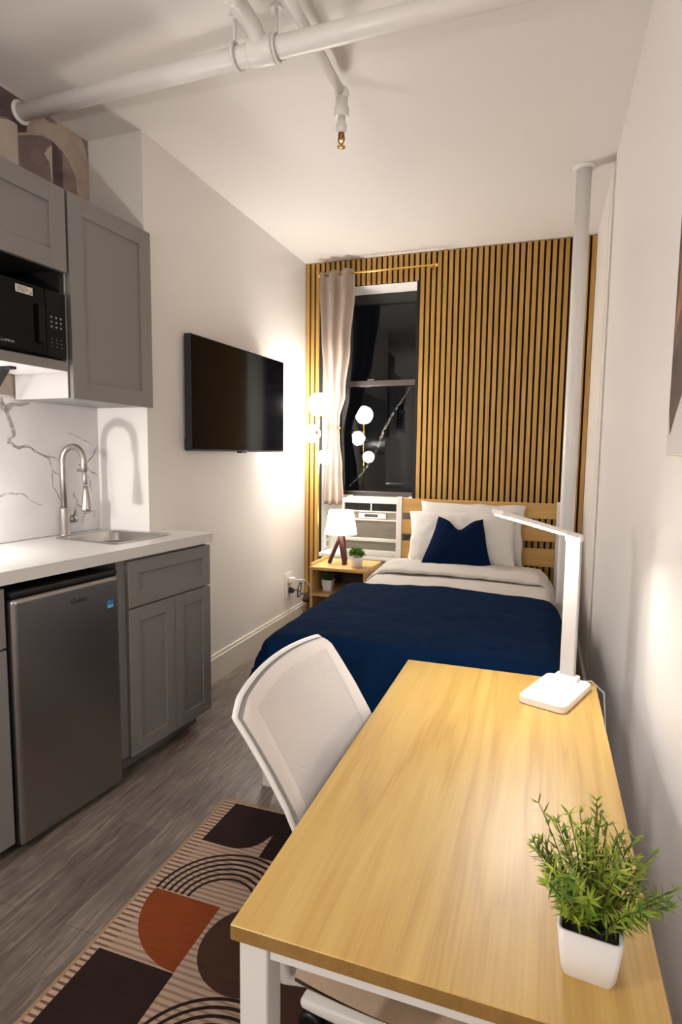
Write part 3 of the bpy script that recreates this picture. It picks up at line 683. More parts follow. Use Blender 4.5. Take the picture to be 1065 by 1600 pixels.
ac = thing('window_air_conditioner', 'off-white window air conditioner filling the bottom of the window', 'air conditioner', (-1.24, 4.4, WZ0 + .003))
AX0, AX1, AZ0, AZ1, AY = -1.478, -1.005, .588, 1.032, 4.30
b = B()
b.box((AX0, AY + .03, AZ0), (AX1, AY + .30, AZ1))
b.obj('cabinet', M['ac_white'], ac, True)
b = B()
b.box((AX0, AY, AZ1 - .035), (AX1, AY + .03, AZ1), .004, 2); b.box((AX0, AY, AZ0), (AX1, AY + .03, AZ0 + .045), .004, 2)
b.box((AX0, AY, AZ0 + .04), (AX0 + .018, AY + .03, AZ1 - .03)); b.box((AX1 - .018, AY, AZ0 + .04), (AX1, AY + .03, AZ1 - .03))
b.box((AX0 + .01, AY, .930), (AX1 - .01, AY + .03, .940)); b.box((AX0 + .01, AY, .862), (AX1 - .01, AY + .03, .875), .002, 1); b.box((AX0 + .01, AY, .700), (AX1 - .01, AY + .03, .728), .003, 1)
b.box((-1.248, AY - .001, .935), (-1.238, AY + .02, 1.0))
b.obj('front_frame', M['ac_white'], ac, True)
b = B(); b.box((AX0 + .015, AY + .022, .936), (AX1 - .015, AY + .028, 1.0)); b.obj('vent_recess', M['ac_dark'], ac, True)
b = B()
for k in range(24):
    x = AX0 + .03 + k * .018
    b.box((x, AY + .010, .942), (x + .0025, AY + .022, .996))
for k in range(3): b.box((AX0 + .018, AY + .012, .953 + k * .016), (AX1 - .018, AY + .016, .9545 + k * .016))
b.obj('louvres', M['black_matte'], ac, True)
b = B(); b.box((AX0 + .016, AY + .016, .872), (AX1 - .016, AY + .029, .932)); b.obj('control_strip', M['ac_grille'], ac, True)
b = B(); b.box((-1.345, AY + .002, .880), (-1.125, AY + .018, .922), .003, 1); cp = b.obj('control_panel', M['white_plastic'], ac, True)
B().box((-1.295, AY + .0005, .892), (-1.190, AY + .003, .914)).obj('display', M['black'], cp, True)
b = B(); b.box((AX0 + .016, AY + .020, .728), (AX1 - .016, AY + .029, .864)); b.box((AX0 + .016, AY + .020, .63), (AX1 - .016, AY + .029, .702)); b.obj('filter_panel', M['ac_dark'], ac, True)
b = B()
for k in range(17): b.box((AX0 + .018, AY + .006, .732 + k * .0077), (AX1 - .018, AY + .021, .7362 + k * .0077))
for k in range(8): b.box((AX0 + .018, AY + .006, .636 + k * .0082), (AX1 - .018, AY + .021, .6405 + k * .0082))
b.obj('grille', M['ac_grille'], ac, True)
B().box((AX1 - .001, AY + .25, AZ0), (WX1 - .001, AY + .27, AZ1 + .008)).obj('side_curtain', M['ac_white'], ac, True)
B().box((WX0 + .002, AY + .25, AZ0), (AX0 + .001, AY + .27, AZ1 + .008)).obj('side_curtain', M['ac_white'], ac, True)
jo = thing('wall_outlet', 'white outlet strip on the window reveal behind the table lamp', 'outlet', (WX0, 4.50, .66))
B().box((WX0, 4.43, .595), (WX0 + .010, 4.54, .745), .003, 2).obj('cover_plate', M['white_plastic'], jo, True)
for zz in (.635, .70): B().box((WX0 + .009, 4.46, zz - .022), (WX0 + .012, 4.51, zz + .022), .002, 1).obj('socket', M['grey_rub'], jo, True)

# globe floor lamp in the corner
gl = thing('globe_floor_lamp', 'brass floor lamp with three glowing white globes in the corner by the window', 'floor lamp', (-1.592, 4.07, 0))
B().lathe([(.085, 0), (.085, .014), (.080, .020), (.012, .024)], (0, 0, 0), 32).obj('base', M['brass'], gl)
B().tube([(0, 0, .02), (0, 0, 1.66)], .0075, 12).obj('pole', M['brass'], gl)
g1 = B().sphere((0, 0, 1.737), .084, 40, 20).obj('globe', M['globe'], gl)
g2 = B().sphere((-.056, 0.0, 1.523), .066, 40, 20).obj('globe', M['globe'], gl)
g3 = B().sphere((.050, 0.0, 1.350), .054, 40, 20).obj('globe', M['globe'], gl)
B().lathe([(.018, 1.645), (.022, 1.665)], (0, 0, 0), 16).obj('socket_cup', M['brass'], gl)
B().lathe([(.024, .004), (.022, .014), (.010, .020)], (-.012, -.03, 1.527), 16, 'x').obj('socket_cup', M['brass'], gl)
B().tube([(0, 0, 1.527), (-.004, -.03, 1.527)], .006, 8).obj('arm', M['brass'], gl)
B().lathe([(.010, -.022), (.022, -.015), (.024, -.004)], (.010, -.03, 1.352), 16, 'x').obj('socket_cup', M['brass'], gl)
B().tube([(0, 0, 1.352), (.0, -.03, 1.352)], .006, 8).obj('arm', M['brass'], gl)

# nightstand
ns = thing('nightstand', 'open wooden nightstand with a raised tray top beside the bed', 'nightstand', (-1.28, 3.9, 0))
NX0, NX1, NY0, NY1, NZ = -1.495, -1.085, 3.66, 4.05, .600
B().box((NX0, NY0, NZ - .022), (NX1, NY1, NZ), .003, 1).obj('top', M['nightwood'], ns, True)
B().box((NX0, NY0 + .02, NZ), (NX0 + .012, NY1, NZ + .022), .003, 1).obj('tray_lip', M['nightwood'], ns, True)
B().box((NX0 + .004, NY0 + .006, .10), (NX0 + .022, NY1, NZ - .022), .001, 1).obj('side_panel', M['nightwood'], ns, True)
B().box((NX1 - .022, NY0 + .006, .10), (NX1 - .004, NY1, NZ - .022), .001, 1).obj('side_panel', M['nightwood'], ns, True)
B().box((NX0 + .022, NY1 - .012, .10), (NX1 - .022, NY1, NZ - .022)).obj('back_panel', M['shaded_wood'], ns, True)
B().box((NX0 + .022, NY0 + .008, .395), (NX1 - .022, NY1 - .012, .413), .001, 1).obj('shelf', M['nightwood'], ns, True)
B().box((NX0 + .022, NY0 + .008, .12), (NX1 - .022, NY1 - .012, .138), .001, 1).obj('shelf', M['nightwood'], ns, True)
for x in (NX0 + .02, NX1 - .02):
    for y in (NY0 + .03, NY1 - .03): B().box((x - .015, y - .015, 0), (x + .015, y + .015, .12), .002, 1).obj('leg', M['nightwood'], ns, True)

tl = thing('table_lamp', 'table lamp with lit white drum shade and dark red wooden legs', 'table lamp', (-1.335, 3.86, NZ))
sh = B(); sh.lathe([(.112, .212), (.086, .378)], (0, 0, 0), 40, cap0=False, cap1=False); so = sh.obj('lamp_shade', M['shade'], tl); solidify(so, .002, 0)
ss = B()
for k in range(3):
    a = 2 * PI * k / 3; ss.tube([(0, 0, .372), (.086 * math.cos(a), .086 * math.sin(a), .376)], .0018, 6)
ss.obj('shade_ring', M['white_metal'], tl)
B().sphere((0, 0, .295), .030, 20, 12).obj('bulb', M['globe'], tl)
B().lathe([(.016, .215), (.016, .268), (.010, .27)], (0, 0, 0), 16).obj('socket', M['white_plastic'], tl)
def leg(bt, tp, w=.015):
    b_ = B(); bt, tp = Vector(bt), Vector(tp); d = (tp - bt)
    q = d.to_track_quat('Z', 'Y').to_matrix().to_4x4()
    b_.box((-w, -w * .75, 0), (w, w * .75, d.length), .002, 1, Matrix.Translation(bt) @ q); return b_
leg((-.070, -.045, .004), (.004, .0, .215)).obj('leg', M['redwood'], tl)
leg((.052, -.060, .004), (-.002, -.012, .205)).obj('leg', M['redwood'], tl)
leg((.010, .075, .004), (.004, .020, .205)).obj('leg', M['redwood'], tl)

def blade(bm_b, base, d, up, ln, wd, bend=0.25, seg=3):
    """one lance-shaped leaf"""
    d = Vector(d).normalized(); side = d.cross(Vector(up))
    if side.length < 1e-4: side = d.cross(Vector((1, 0, 0)))
    side.normalize(); nrm = side.cross(d)
    base = Vector(base); vs = []
    for i in range(seg + 1):
        t = i / seg; wv = wd * (0.35 + 0.65 * math.sin(PI * min(1, t * 1.25 + .05))) if i < seg else 0.0
        c_ = base + d * ln * t - nrm * (bend * ln * t * t)
        if i < seg: vs += [c_ - side * wv / 2, c_ + side * wv / 2]
        else: vs += [c_]
    fs = [(2 * i, 2 * i + 1, 2 * i + 3, 2 * i + 2) for i in range(seg - 1)] + [(2 * seg - 2, 2 * seg - 1, 2 * seg)]
    bm_b.faces(vs, fs, True)
# round pot with a grassy ball on the nightstand top
p1 = thing('potted_plant', 'bright green bushy plant in a round white pot beside the table lamp', 'plant', (-1.185, 3.765, NZ))
B().lathe([(.030, 0), (.036, .002), (.0455, .068), (.0455, .072), (.041, .072), (.040, .060), (.0, .060)], (0, 0, 0), 28, cap1=False).obj('pot', M['pot'], p1)
B().lathe([(.0395, .061), (.0, .064)], (0, 0, 0), 20, cap1=False).obj('soil', M['soil'], p1)
fo = B()
for i in range(420):
    th = RND.uniform(0, 2 * PI); ph = math.acos(RND.uniform(-.25, 1)); d = Vector((math.sin(ph) * math.cos(th), math.sin(ph) * math.sin(th), math.cos(ph)))
    blade(fo, Vector((0, 0, .092)) + Vector((d.x * .040, d.y * .040, d.z * .030)) * RND.uniform(.3, 1), d + Vector((RND.uniform(-.5, .5), RND.uniform(-.5, .5), RND.uniform(-.2, .5))), (RND.uniform(-1, 1), RND.uniform(-1, 1), .3), RND.uniform(.022, .036), .008)
fo.obj('foliage', M['leaf_ball'], p1)
# square pot on the lower shelf
p2 = thing('potted_plant', 'dark green plant in a square white pot on the nightstand shelf', 'plant', (-1.405, 3.80, .413))
b = B(); loops(b, [(rr(-.030, .030, -.030, .030, .006, 2), 0), (rr(-.040, .040, -.040, .040, .007, 2), .078), (rr(-.036, .036, -.036, .036, .006, 2), .078), (rr(-.034, .034, -.034, .034, .006, 2), .066)])
b.faces([(x, y, .0) for x, y in rr(-.030, .030, -.030, .030, .006, 2)], [tuple(range(12))])
b.obj('pot', M['pot'], p2)
B().box((-.034, -.034, .058), (.034, .034, .068)).obj('soil', M['soil'], p2)
fo = B()
for i in range(240):
    th = RND.uniform(0, 2 * PI); r = RND.uniform(0, .035)
    d = Vector((math.cos(th) * r * 12, math.sin(th) * r * 12, 1))
    blade(fo, (r * math.cos(th), r * math.sin(th), .066 + RND.uniform(0, .045)), d + Vector((RND.uniform(-.6, .6), RND.uniform(-.6, .6), 0)), (RND.uniform(-1, 1), RND.uniform(-1, 1), .1), RND.uniform(.025, .045), .010)
fo.obj('foliage', M['leaf_dark'], p2)

# ------------------------------------------------------------------ bed
BX0, BX1, BY0, BY1 = -1.02, 0.092, 2.055, 4.245
bd = thing('bed', 'white metal bed frame with honey wood slat headboard', 'bed', (-.46, 3.2, 0))
HB1 = .140
for x in (BX0, HB1 - .042): B().box((x, BY1 - .042, 0), (x + .042, BY1, 1.062), .003, 1).obj('headboard_post', M['white_metal'], bd, True)
for z0, z1 in ((.945, 1.052), (.787, .897), (.612, .737)): B().box((BX0 + .042, BY1 - .036, z0), (HB1 - .042, BY1 - .014, z1), .003, 1).obj('headboard_slat', M['bedwood'], bd, True)
for x in (BX0 - .022, BX1 - .042): B().box((x, BY0, 0), (x + .042, BY0 + .042, .312), .003, 1).obj('leg', M['white_metal'], bd, True)
for x in (BX0, BX1 - .042): B().box((x, BY0 + .042, .25), (x + .042, BY1 - .042, .31), .003, 1).obj('side_rail', M['white_metal'], bd, True)
B().box((BX0 + .042, BY0, .25), (BX1 - .042, BY0 + .042, .31), .003, 1).obj('foot_rail', M['white_metal'], bd, True)
b = B()
for k in range(11): b.box((BX0 + .042, BY0 + .10 + k * .19, .285), (BX1 - .042, BY0 + .17 + k * .19, .309))
b.obj('base_slats', M['bedwood'], bd, True)
MT = .575
mt = B(); mt.box((BX0 + .03, BY0 + .03, .311), (BX1 - .03, BY1 - .05, MT), .04, 3)
tag(mt.obj('mattress', M['duvet']), 'white mattress on the bed under the bedding', 'mattress')
def nz(x, y, z, s): return noise.noise(Vector((x * s, y * s, z * s)))
def drape(x0, x1, y0, y1, zt, hl, hr, hf, nu, nv, wr, seed, r=.055, y_top=None, lift=None, flare=.10, bulge=.03):
    """cloth over the bed: flat on top, hanging hl / hr / hf at the left, right and foot"""
    ua, ub = x0 - hl, x1 + hr; va, vb = y0 - hf, y1
    def fn(i, j):
        u = ua + (ub - ua) * i; v = va + (vb - va) * j
        a = max(0, x0 + r - u) if u < x0 + r else -max(0, u - (x1 - r)); bq = max(0, y0 + r - v)
        d = math.hypot(a, bq)
        k_ = 1 - math.exp(-d / r) if d > 0 else 0
        h = d - r * k_
        ex, ey = (abs(a) / d, bq / d) if d > 0 else (0, 0)
        out = r * k_ + flare * h
        cx = min(max(u, x0 + r), x1 - r); cy = max(v, y0 + r)
        sx = -1 if a > 0 else 1
        x = cx + sx * ex * out; y = cy - ey * out; z = zt - h
        top = 1 - min(1, h / .08)
        n1 = nz(u, v, seed, 3.2) * .55 + nz(u, v, seed + 5, 8) * .30 + nz(u, v, seed + 9, 19) * .15
        z += wr * n1 * (0.35 + .65 * top)
        if h > .01:
            f = wr * 2.2 * (math.sin((u * ey + v * ex) * 21 + 3 * nz(u, v, seed, 4)) * .5 + n1) * min(1, h / .15)
            x += sx * ex * f; y -= ey * f
        z += bulge * math.sin(PI * min(1, max(0, (cx - x0) / (x1 - x0)))) * min(1, max(.25, (v - y0) / .3 + .4))
        if x > .02:
            lim = .068 if abs(y - 3.36) < .10 else (.068 + (abs(y - 3.36) - .10) * 1.2)
            x = min(x, max(.02, min(lim, .165)))
        if lift: z += lift(u, v)
        return (x, y, z)
    b_ = B(); b_.grid(nu, nv, fn); return b_
def duvet_lift(u, v): return 0.0
dv = drape(BX0 - .01, BX1 - .005, BY0 - .02, 3.93, MT + .028, .26, .20, .22, 90, 150, .014, 2.0, r=.065, bulge=.02)
dvt = thing('duvet', 'white duvet spread over the bed with a turned-down top edge', 'duvet', (-.46, 3.0, MT))
o = dv.obj('cover', M['duvet'], dvt, True); solidify(o, .022, -1)
def fold(i, j):
    # soft roll lying across the bed: flat below, rounded in front and behind
    x = BX0 - .040 + (.068 - BX0 + .035) * i
    t = j * 2 * PI
    end = max(0, 1 - abs(i * 2 - 1) ** 10) ** .5
    wv = .016 * nz(x, .3, 1, 4) + .014 * math.sin(i * 7)
    c_, s_ = math.cos(t), math.sin(t)
    y = 3.755 + wv - .205 * math.copysign(abs(c_) ** .8, c_) * (1 + .04 * nz(x, 2, 3, 7))
    up = math.copysign(abs(s_) ** .7, s_)
    z = MT + .046 + .018 * math.sin(PI * i) + up * (.030 if up > 0 else .020) * end + .010 * nz(x, y, 5, 7) + .005 * nz(x, y, 2, 20)
    if i < .08: z -= (.08 - i) / .08 * .070
    if i > .95: z -= (i - .95) / .05 * .04
    return (x, y, z)
b = B(); b.grid(90, 40, fold); bmesh.ops.remove_doubles(b.bm, verts=b.bm.verts, dist=.0004); b.obj('turned_down_edge', M['duvet'], dvt, True)
bl = drape(BX0 - .022, BX1 + .004, BY0 - .055, 3.035, MT + .060, .26, .22, .23, 100, 130, .016, 11.0, r=.075, bulge=.025, flare=.14)
blo = bl.obj('blanket', M['navy']); solidify(blo, .016, 1)
tag(blo, 'navy blue fleece blanket across the foot of the bed', 'blanket')

def pillow(w, h, t, nu=36, nv=30, seed=1.0, wr=.010, ear=.0, dip=0.0, taper=0.0):
    """puffed pillow standing in xz, thickness along y"""
    b_ = B()
    def side(sg):
        def fn(i, j):
            u, v = i * 2 - 1, j * 2 - 1
            fu = max(0, 1 - abs(u) ** 2.6); fv = max(0, 1 - abs(v) ** 2.6)
            th = t / 2 * (fu * fv) ** .55
            pin = 1 - .055 * (1 - v * v) * (u * u) - 0.0
            pz = 1 - .05 * (1 - u * u) * (v * v)
            x = u * w / 2 * pin; z = v * h / 2 * pz
            if dip and v > 0: z -= dip * math.exp(-(u / .38) ** 2) * v ** 1.5
            x *= 1 - taper * (v + 1) / 2
            if ear: z += ear * (abs(u) ** 3) * max(0, v) ** 3
            n = nz(x, z, seed + sg * 3, 7) * .6 + nz(x, z, seed, 16) * .4
            edge = (fu * fv)
            return (x + wr * .8 * nz(z, seed, 4, 9) * abs(u) ** 4, sg * (th + wr * n * (edge > 0.02)), z + wr * .8 * nz(x, seed, 2, 9) * abs(v) ** 4)
        return fn
    b_.grid(nu, nv, side(-1)); b_.grid(nu, nv, side(1))
    bmesh.ops.remove_doubles(b_.bm, verts=b_.bm.verts, dist=.0008)
    return b_
def place(b_, loc, tilt, yaw=0, roll=0):
    b_.rot(Matrix.Translation(loc) @ Matrix.Rotation(yaw, 4, 'Z') @ Matrix.Rotation(-tilt, 4, 'X') @ Matrix.Rotation(roll, 4, 'Y')); return b_
o = place(pillow(.74, .44, .16, seed=3, wr=.016), (-.465, 4.115, .830), .22, 0, .01).obj('pillow', M['pillow']); subsurf(o)
tag(o, 'white pillow upright against the headboard, the rear one of the two', 'pillow')
o = place(pillow(.74, .40, .17, seed=8, wr=.016), (-.515, 3.985, .805), .38, 0, -.03).obj('pillow', M['pillow']); subsurf(o)
tag(o, 'white pillow leaning in front of the other pillow, behind the navy cushion', 'pillow')
o = place(pillow(.50, .36, .15, seed=5, wr=.006, dip=.075, ear=.012, taper=.40), (-.515, 3.865, .785), .42, 0, .02).obj('cushion', M['navy_knit']); subsurf(o)
tag(o, 'navy blue square cushion with a dented top on the bed', 'cushion')

# ------------------------------------------------------------------ desk
DX0, DX1, DY0, DY1, DT = -.366, .161, .628, 1.703, .745
dk = thing('desk', 'light oak desk with white metal legs along the right wall', 'desk', (-.10, 1.16, 0))
tb = B(); tb.box((DX0, DY0, DT - .022), (DX1, DY1, DT), .0012, 1); 
o = tb.obj('desk_top', [M['desk'], M['desk_edge']], dk, True)
for p in o.data.polygons:
    if abs(p.normal.z) < .5: p.material_index = 1
LW = .042
for x in (DX0 + .008, DX1 - .008 - LW):
    for y in (DY0 + .010, DY1 - .010 - LW): B().box((x, y, .0095 if x < -.18 else 0), (x + LW, y + LW, DT - .0225), .002, 1).obj('leg', M['white_metal'], dk, True)
for y in (DY0 + .014, DY1 - .014 - .03): B().box((DX0 + .008 + LW, y, DT - .048), (DX1 - .008 - LW, y + .03, DT - .0225), .002, 1).obj('frame_rail', M['white_metal'], dk, True)
for x in (DX0 + .012, DX1 - .012 - .03): B().box((x, DY0 + .01 + LW, DT - .056), (x + .03, DY1 - .01 - LW, DT - .0225), .002, 1).obj('frame_rail', M['white_metal'], dk, True)

# desk lamp
ax = math.radians(-21)                                            # base turned so its long side points to the wall corner
dl = thing('desk_lamp', 'white folding LED desk lamp, lit, on the far end of the desk', 'desk lamp', (.055, 1.574, DT), ax)
pl = rr(-.060, .060, -.105, .105, .018, 5)
b = B(); b.prism(pl, .0005, .020, .003); b.obj('base', M['white_plastic'], dl)
b = B(); b.box((-.030, .070, .018), (.030, .100, .034), .004, 2); b.obj('stem_hinge', M['white_plastic'], dl)
b = B(); b.box((-.0195, .076, .026), (.0195, .094, .405), .003, 2); b.obj('stem', M['lamp_white'], dl)
b = B(); b.box((-.021, .072, .398), (.021, .098, .418), .004, 2); b.obj('head_hinge', M['white_plastic'], dl)
hm = Matrix.Translation((0, .085, .412)) @ Matrix.Rotation(math.radians(-17), 4, 'Z') @ Matrix.Rotation(math.radians(-14), 4, 'X') @ Matrix.Rotation(math.radians(5), 4, 'Y')
b = B(); b.box((-.019, -.312, -.002), (.019, .012, .010), .004, 2, hm); b.obj('head', M['white_plastic'], dl)
b = B(); b.box((-.0195, -.295, -.0045), (.016, -.060, -.0022), 0, 1, hm); b.box((-.0205, -.290, -.0045), (-.0195, -.030, .0050), 0, 1, hm); b.obj('led_strip', M['led'], dl)
for x in (-.03, 0, .03): B().lathe([(.005, .0), (.005, .0004)], (x, -.06, .0201), 12).obj('touch_button', M['button'], dl)
B().box((-.030, -.006, .0201), (.030, -.0045, .0205)).obj('groove', M['button'], dl)
for x in (-.024, .018): B().box((x, .062, .0201), (x + .010, .066, .0206)).obj('port', M['grey_rub'], dl)
cb = B(); cb.tube([(.100, 1.662, DT + .010), (.125, 1.685, DT + .006), (.150, 1.705, DT + .004), (.185, 1.718, DT - .03), (.20, 1.72, .55), (.205, 1.73, .25), (.21, 1.72, .006)], .0025, 8)
cb.obj('power_cord', M['white_plastic'], dl, True)

# desk plant
PP = (.078, .724, DT)
dp = thing('potted_plant', 'spiky bright green plant in a square white pot on the near end of the desk', 'plant', PP, -.10)
b = B(); loops(b, [(rr(-.027, .027, -.027, .027, .006, 3), 0), (rr(-.031, .031, -.031, .031, .007, 3), .012), (rr(-.0365, .0365, -.0365, .0365, .008, 3), .063), (rr(-.033, .033, -.033, .033, .007, 3), .063), (rr(-.031, .031, -.031, .031, .007, 3), .052)])
b.faces([(x, y, 0) for x, y in rr(-.027, .027, -.027, .027, .006, 3)], [tuple(range(16))])
b.obj('pot', M['pot'], dp)
B().box((-.030, -.030, .045), (.030, .030, .055)).obj('soil', M['soil'], dp)
fo, stm = B(), B()
stems = []
for i in range(64):
    th = RND.uniform(0, 2 * PI); sp_ = RND.uniform(.05, 1.0); ln = RND.uniform(.07, .135) * (1.0 if sp_ > .3 else 1.15)
    stems.append((th, sp_, ln))
for th, sp_, ln in stems:
    p0 = Vector((.024 * math.cos(th) * sp_, .024 * math.sin(th) * sp_, .050))
    d0 = Vector((math.cos(th) * sp_ * .55, math.sin(th) * sp_ * .55, 1)).normalized(); d1 = Vector((math.cos(th) * sp_ * 1.0, math.sin(th) * sp_ * 1.0, .75)).normalized()
    if math.cos(th) * sp_ > .5: ln *= .78
    pts = []; p = p0.copy(); n = 9
    for k in range(n + 1):
        pts.append(p.copy()); p = p + (d0.lerp(d1, k / n)).normalized() * ln / n
    stm.tube(pts, [.0011 * (1 - .5 * k / n) for k in range(n + 1)], 5)
    for k in range(2, n + 1):
        d = (d0.lerp(d1, k / n)).normalized()
        for q in range(4 if k < n else 6):
            a = k * 2.4 + q * 2 * PI / 3 + RND.uniform(-.4, .4)
            e1 = d.cross(Vector((0, 0, 1)) if abs(d.z) < .95 else Vector((1, 0, 0))).normalized(); e2 = d.cross(e1)
            rad = e1 * math.cos(a) + e2 * math.sin(a)
            blade(fo, pts[k], rad * .85 + d * RND.uniform(.35, .9), d, RND.uniform(.014, .023) * (1.0 if k < n else .8), .0034, RND.uniform(-.15, .3), 3)
fo.obj('foliage', M['leaf'], dp); stm.obj('stems', M['stem'], dp)

# ------------------------------------------------------------------ office chair, facing the desk
CX, CY = -.16, 1.135
ch = thing('office_chair', 'white mesh back office chair pushed under the desk', 'chair', (CX, CY, 0))
prof = [(.905, -.505), (.86, -.476), (.80, -.438), (.73, -.398), (.66, -.368), (.58, -.350), (.50, -.345)]     # (z, x) of the back's middle line
def back_pt(i, j, off=0.0):
    t = j * (len(prof) - 1); k = min(int(t), len(prof) - 2); f = t - k
    z = prof[k][0] + (prof[k + 1][0] - prof[k][0]) * f; x = prof[k][1] + (prof[k + 1][1] - prof[k][1]) * f
    half = .232 - .03 * max(0, j - .55)
    s = i * 2 - 1
    cr = .022 * (1 - j) ** 2                       # rounded upper corners
    zz = z + .014 * (1 - s * s) * (1 - j) - cr * max(0, abs(s) - .86) / .14 * 1.0
    return Vector((x - .030 * (1 - s * s) + off, CY + .002 + s * half, zz))
inn = B(); inn.grid(40, 40, lambda i, j: back_pt(.09 + .82 * i, .085 + .83 * j, .006)); bmx = inn.obj('back_mesh', M['chairmesh'], ch, True)
band = B()
N_ = 48
def ring_pts(e, off):
    out = []
    for k in range(N_): out.append(back_pt(e + (1 - 2 * e) * k / N_, e * .9, off))
    for k in range(N_): out.append(back_pt(1 - e, e * .9 + (1 - 1.8 * e) * k / N_, off))
    for k in range(N_): out.append(back_pt(1 - e - (1 - 2 * e) * k / N_, 1 - .9 * e, off))
    for k in range(N_): out.append(back_pt(e, 1 - .9 * e - (1 - 1.8 * e) * k / N_, off))
    return out
lst = [ring_pts(.105, .0065), ring_pts(.06, .012), ring_pts(.015, .012), ring_pts(.002, .006)]
rv = [[band.bm.verts.new(p) for p in l] for l in lst]
for a, c_ in zip(rv, rv[1:]):
    n = len(a)
    for k in range(n):
        f = band.bm.faces.new((a[k], a[(k + 1) % n], c_[(k + 1) % n], c_[k])); f.smooth = True
bo = band.obj('back_border', M['chairband'], ch, True)
sp2 = B(); l1, l2 = ring_pts(.003, .007), ring_pts(.003, -.008)
a_, c_ = [sp2.bm.verts.new(p) for p in l1], [sp2.bm.verts.new(p) for p in l2]
for k in range(len(a_)): sp2.bm.faces.new((a_[k], a_[(k + 1) % len(a_)], c_[(k + 1) % len(a_)], c_[k])).smooth = True
sp2.obj('back_edge', M['chairgrey'], ch, True)
fr_ = B(); fr_.tube(ring_pts(.004, -.010), .0065, 10, closed=True); fr_.obj('back_frame', M['white_plastic'], ch, True)
b = B(); b.tube([(-.375, CY, .66), (-.395, CY, .56), (-.37, CY, .46), (-.30, CY, .405), (-.20, CY, .395)], .020, 12); b.tube([(-.385, CY - .17, .67), (-.405, CY, .64), (-.385, CY + .17, .67)], .014, 10); b.obj('back_support', M['white_plastic'], ch, True)
st_ = B()
def seat(i, j, sg):
    u, v = i * 2 - 1, j * 2 - 1
    # squircle mapping
    x = u * math.sqrt(1 - v * v * .14); y = v * math.sqrt(1 - u * u * .14)
    e = max(0, 1 - max(abs(u), abs(v)) ** 3.5)
    z = .448 + sg * (.042 if sg > 0 else .046) * e ** .45 + (.008 * u * u if sg > 0 else 0)
    return (-.125 + x * .268, CY - .005 + y * .292, z)
st_.grid(30, 30, lambda i, j: seat(i, j, 1)); st_.grid(30, 30, lambda i, j: seat(i, j, -1)); bmesh.ops.remove_doubles(st_.bm, verts=st_.bm.verts, dist=.0005)
st_.obj('seat', M['beige'], ch, True)
b = B(); b.box((CX - .12, CY - .09, .375), (CX + .12, CY + .09, .408), .01, 2); b.obj('tilt_mechanism', M['white_plastic'], ch, True)
b = B(); b.tube([(-.385, CY - .262, .56), (-.412, CY - .258, .49), (-.404, CY - .245, .42), (-.34, CY - .20, .388), (-.20, CY - .08, .388)], .014, 10); b.obj('side_bracket', M['white_plastic'], ch, True)
b = B(); b.lathe([(.026, .09), (.026, .25), (.016, .255), (.016, .378)], (CX, CY, 0), 20); b.obj('gas_column', M['black'], ch, True)
B().lathe([(.055, .075), (.058, .115), (.04, .128)], (CX, CY, 0), 24).obj('hub', M['white_plastic'], ch, True)
for k in range(5):
    a = PI + math.radians(-6) + k * 2 * PI / 5; d = Vector((math.cos(a), math.sin(a), 0)); sd = Vector((-d.y, d.x, 0)); c0 = Vector((CX, CY, 0))
    lg = B(); rings = []
    for t, wv, zt, zb in ((.04, .036, .118, .080), (.16, .030, .112, .082), (.28, .026, .100, .078), (.318, .024, .096, .078), (.328, .016, .090, .080)):
        c_ = c0 + d * t; rings.append([lg.bm.verts.new(c_ + sd * wv + Vector((0, 0, zb))), lg.bm.verts.new(c_ + sd * wv * .8 + Vector((0, 0, zt))), lg.bm.verts.new(c_ - sd * wv * .8 + Vector((0, 0, zt))), lg.bm.verts.new(c_ - sd * wv + Vector((0, 0, zb)))])
    for p_, q_ in zip(rings, rings[1:]):
        for m_ in range(4): lg.bm.faces.new((p_[m_], p_[(m_ + 1) % 4], q_[(m_ + 1) % 4], q_[m_])).smooth = True
    lg.bm.faces.new(rings[0]); lg.bm.faces.new(rings[-1][::-1])
    lo = lg.obj('base_leg', M['white_plastic'], ch, True)
    md = lo.modifiers.new('bev', 'BEVEL'); md.width = .006; md.segments = 2
    cs = B(); pc = c0 + d * .300
    for sg in (-1, 1):
        cc = pc + sd * sg * .013
        q = sd.to_track_quat('Z', 'Y').to_matrix().to_4x4()
        t_ = B(); t_.lathe([(.020, -.009), (.029, -.007), (.029, .007), (.020, .009)], (0, 0, 0), 20); t_.rot(Matrix.Translation((cc.x, cc.y, .0392)) @ q)
        cs._merge(t_.bm)
    cs.tube([(pc.x, pc.y, .04), (pc.x, pc.y, .084)], .008, 8)
    cs.obj('caster', M['black'], ch, True)

# ------------------------------------------------------------------ rug
rg = B(); RX0, RX1, RY0, RY1, RZ = -1.135, -.14, -.45, 1.918, .008
rg.mi = 4; rg.box((RX0, RY0, .0005), (RX1, RY1, RZ - .0006)); 
rg.mi = 0; rg.box((RX0 + .012, RY0 + .012, .002), (RX1 - .012, RY1 - .012, RZ))
def rp(poly, mi, lift=.0006): rg.mi = mi; rg.faces([(x, y, RZ + lift) for x, y in poly], [tuple(range(len(poly)))])
def rline(pts, mi, wd=.0095, lift=.0005):
    rg.mi = mi; l_, r_ = [], []
    for i, p in enumerate(pts):
        a, c_ = Vector(pts[max(0, i - 1)]), Vector(pts[min(len(pts) - 1, i + 1)]); d = (c_ - a).normalized(); n_ = Vector((-d.y, d.x))
        l_.append((p[0] + n_.x * wd / 2, p[1] + n_.y * wd / 2, RZ + lift)); r_.append((p[0] - n_.x * wd / 2, p[1] - n_.y * wd / 2, RZ + lift))
    k = len(pts); rg.faces(l_ + r_, [(i, i + 1, k + i + 1, k + i) for i in range(k - 1)])
